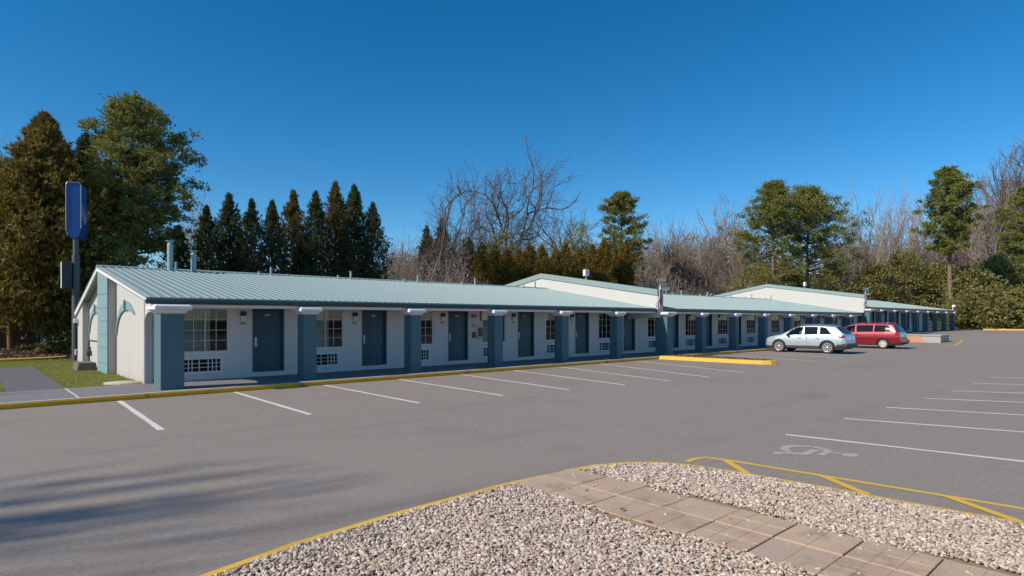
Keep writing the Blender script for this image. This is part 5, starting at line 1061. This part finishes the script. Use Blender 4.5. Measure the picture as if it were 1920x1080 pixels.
# --- far right: bare trees, tall pine, laurel bank
for i, (px, yt, hp, Y, lb, bk) in enumerate([(1625, 324, 66, 48, 'bare tree right of the big double pine', 'barkpale'), (1692, 328, 56, 44, 'leaning bare tree left of the tall single pine', 'barkpale'), (1895, 236, 96, 30, 'tallest bare tree at the right edge', 'bark'), (1845, 318, 60, 34, 'bare tree just right of the tall single pine', 'barkpale'), (1745, 350, 50, 50, 'slender bare tree behind the tall single pine', 'barkpale'), (1940, 262, 80, 36, 'second bare tree cut by the right edge', 'bark'), (1868, 290, 56, 44, 'bare tree left of the tallest one at the right edge', 'bark'), (1590, 400, 44, 56, 'thin bare tree against the double pine', 'barkthicket'), (1660, 345, 52, 60, 'bare tree between the two leaning ones right of the double pine', 'barkthicket'), (1805, 335, 44, 52, 'bare tree half hidden by the tall single pine crown', 'barkthicket')]):
    bare_tree(px, Y, yt, hp, lb, (309, 316, 337, 304, 309, 329, 303, 325, 329, 303)[i], bk, base=.4, cap=(12000 if i == 2 else 5800), levels=6, spread=1.25, stems=(2 if i in (0, 1, 3, 7) else 1), first=.24, up=.14, minr=.017)
pine_tree(1783, 21.5, 316, 60, 478, 'tall single pine with bare trunk beyond the end of the motel', 15, base=.5, nb=90, dens=1.3, lean=-1.0, gap=.25)
pine_tree(1925, 20.0, 350, 60, 520, 'pine with yellow green boughs at the right edge', 16, base=.5, nb=90, dens=1.3, gap=.25)
for i, (px, yt, hp, Y, lb) in enumerate([(1645, 498, 46, 34, 'leftmost laurel of the bank behind the last wing'), (1700, 474, 56, 32, 'laurel behind the roof of the last wing'), (1760, 492, 52, 28, 'laurel left of the tall pine trunk'), (1822, 500, 54, 19.5, 'laurel just right of the tall pine trunk'), (1872, 480, 56, 18.0, 'large laurel behind the yellow far kerb'), (1925, 500, 60, 15.5, 'laurel at the right edge behind the far kerb'), (1850, 545, 60, 15.5, 'low laurel spilling toward the yellow far kerb'), (1910, 545, 56, 12.8, 'low laurel at the right edge over the kerb'), (1800, 560, 34, 24, 'low laurel at the foot of the tall pine')]):
    broad_bush(px, Y, yt, hp, lb, 90+i, 'laurel', base=.45, leaf=.42, n=11000, name='laurel_bush', group='laurel bank at the right', zlow=0.0)
# undergrowth of leafless brown shrubs that closes the view between the trunks
TH = []
for q_ in range(3):
    sg_ = squash(grow(random.Random(200+q_), 6.0, 1.2, levels=5, stems=7, first=.34, up=.12, side_p=.8, trunk_r=.06, minr=.010), 3.2); TH.append(segs_mesh('stems', sg_[:9000], M['barkthicket' if q_ else 'bark']))
TW = ['first', 'second', 'third', 'fourth', 'fifth', 'sixth', 'seventh', 'eighth', 'ninth', 'tenth', 'eleventh', 'twelfth', 'thirteenth', 'fourteenth', 'fifteenth', 'sixteenth', 'seventeenth', 'eighteenth', 'nineteenth']
def nth(i): return TW[i] if i < 19 else ('twenty-' if i < 29 else 'thirty-' if i < 39 else 'forty-')+TW[(i-19) % 10-1] if (i-19) % 10 else {19: 'twentieth', 29: 'thirtieth', 39: 'fortieth'}[i]
TL = [(340, 58, 462), (375, 64, 450), (405, 60, 470), (700, 62, 440), (735, 56, 455), (770, 66, 430), (800, 62, 448), (830, 58, 458), (860, 66, 436), (905, 72, 430), (940, 64, 452), (975, 76, 436), (1020, 78, 440), (1060, 70, 446), (1095, 76, 430), (1130, 72, 440), (1172, 76, 418), (1195, 66, 430), (1225, 64, 425), (1252, 78, 402), (1275, 68, 420), (1300, 80, 405), (1325, 66, 420), (1350, 80, 402), (1378, 68, 425), (1405, 78, 418), (1440, 66, 470), (1560, 64, 430), (1590, 72, 418), (1612, 56, 440), (1640, 66, 412), (1665, 60, 425), (1690, 56, 430), (1720, 62, 408), (1745, 58, 420), (1770, 54, 425), (1810, 46, 410), (1838, 44, 420), (1862, 42, 402), (1900, 38, 405)]
for i, (px, Y, yt) in enumerate(TL):
    X_, Y_, H_, _ = place(px, Y, yt, 10); t_ = empty('bare_thicket', (X_, Y_, 0), nth(i)+' leafless brown thicket shrub from the left behind the motel', 'shrub', 'leafless thicket shrubs behind the motel', i*1.7)
    o = obj('stems', TH[i % 3], t_); o.scale = (H_/6*1.15, H_/6*1.15, H_/6*1.10)
# small shrub in the mulch
broad_bush(95, 36.3, 634, 22, 'small yellow green shrub in the mulch bed', 70, 'shrubleaf', base=.2, leaf=.16, n=1400, name='small_shrub')
broad_bush(48, 39.5, 646, 16, 'tiny dark shrub in the mulch near the wooden pole', 71, 'laurel', base=.25, leaf=.12, n=700, name='small_shrub')
# trees standing outside the left of the picture whose branch shadows fall on the lot and the side path
def free_bare(X, Y, H, hw, label, seed):
    t = empty('bare_tree', (X, Y, 0), label, 'tree'); segs = squash(grow(random.Random(seed), H, 1.0, levels=5, first=.3, up=.2, trunk_r=.17, side_p=.95, minr=.022), hw); obj('trunk', segs_mesh('trunk', segs, M['bark']), t)
free_bare(-27.0, 11.7, 22.6, 3.6, 'bare tree outside the left edge shading the near asphalt corner', 101)
free_bare(-17.0, 24.6, 15.0, 4.0, 'bare tree outside the left edge shading the side path', 102)
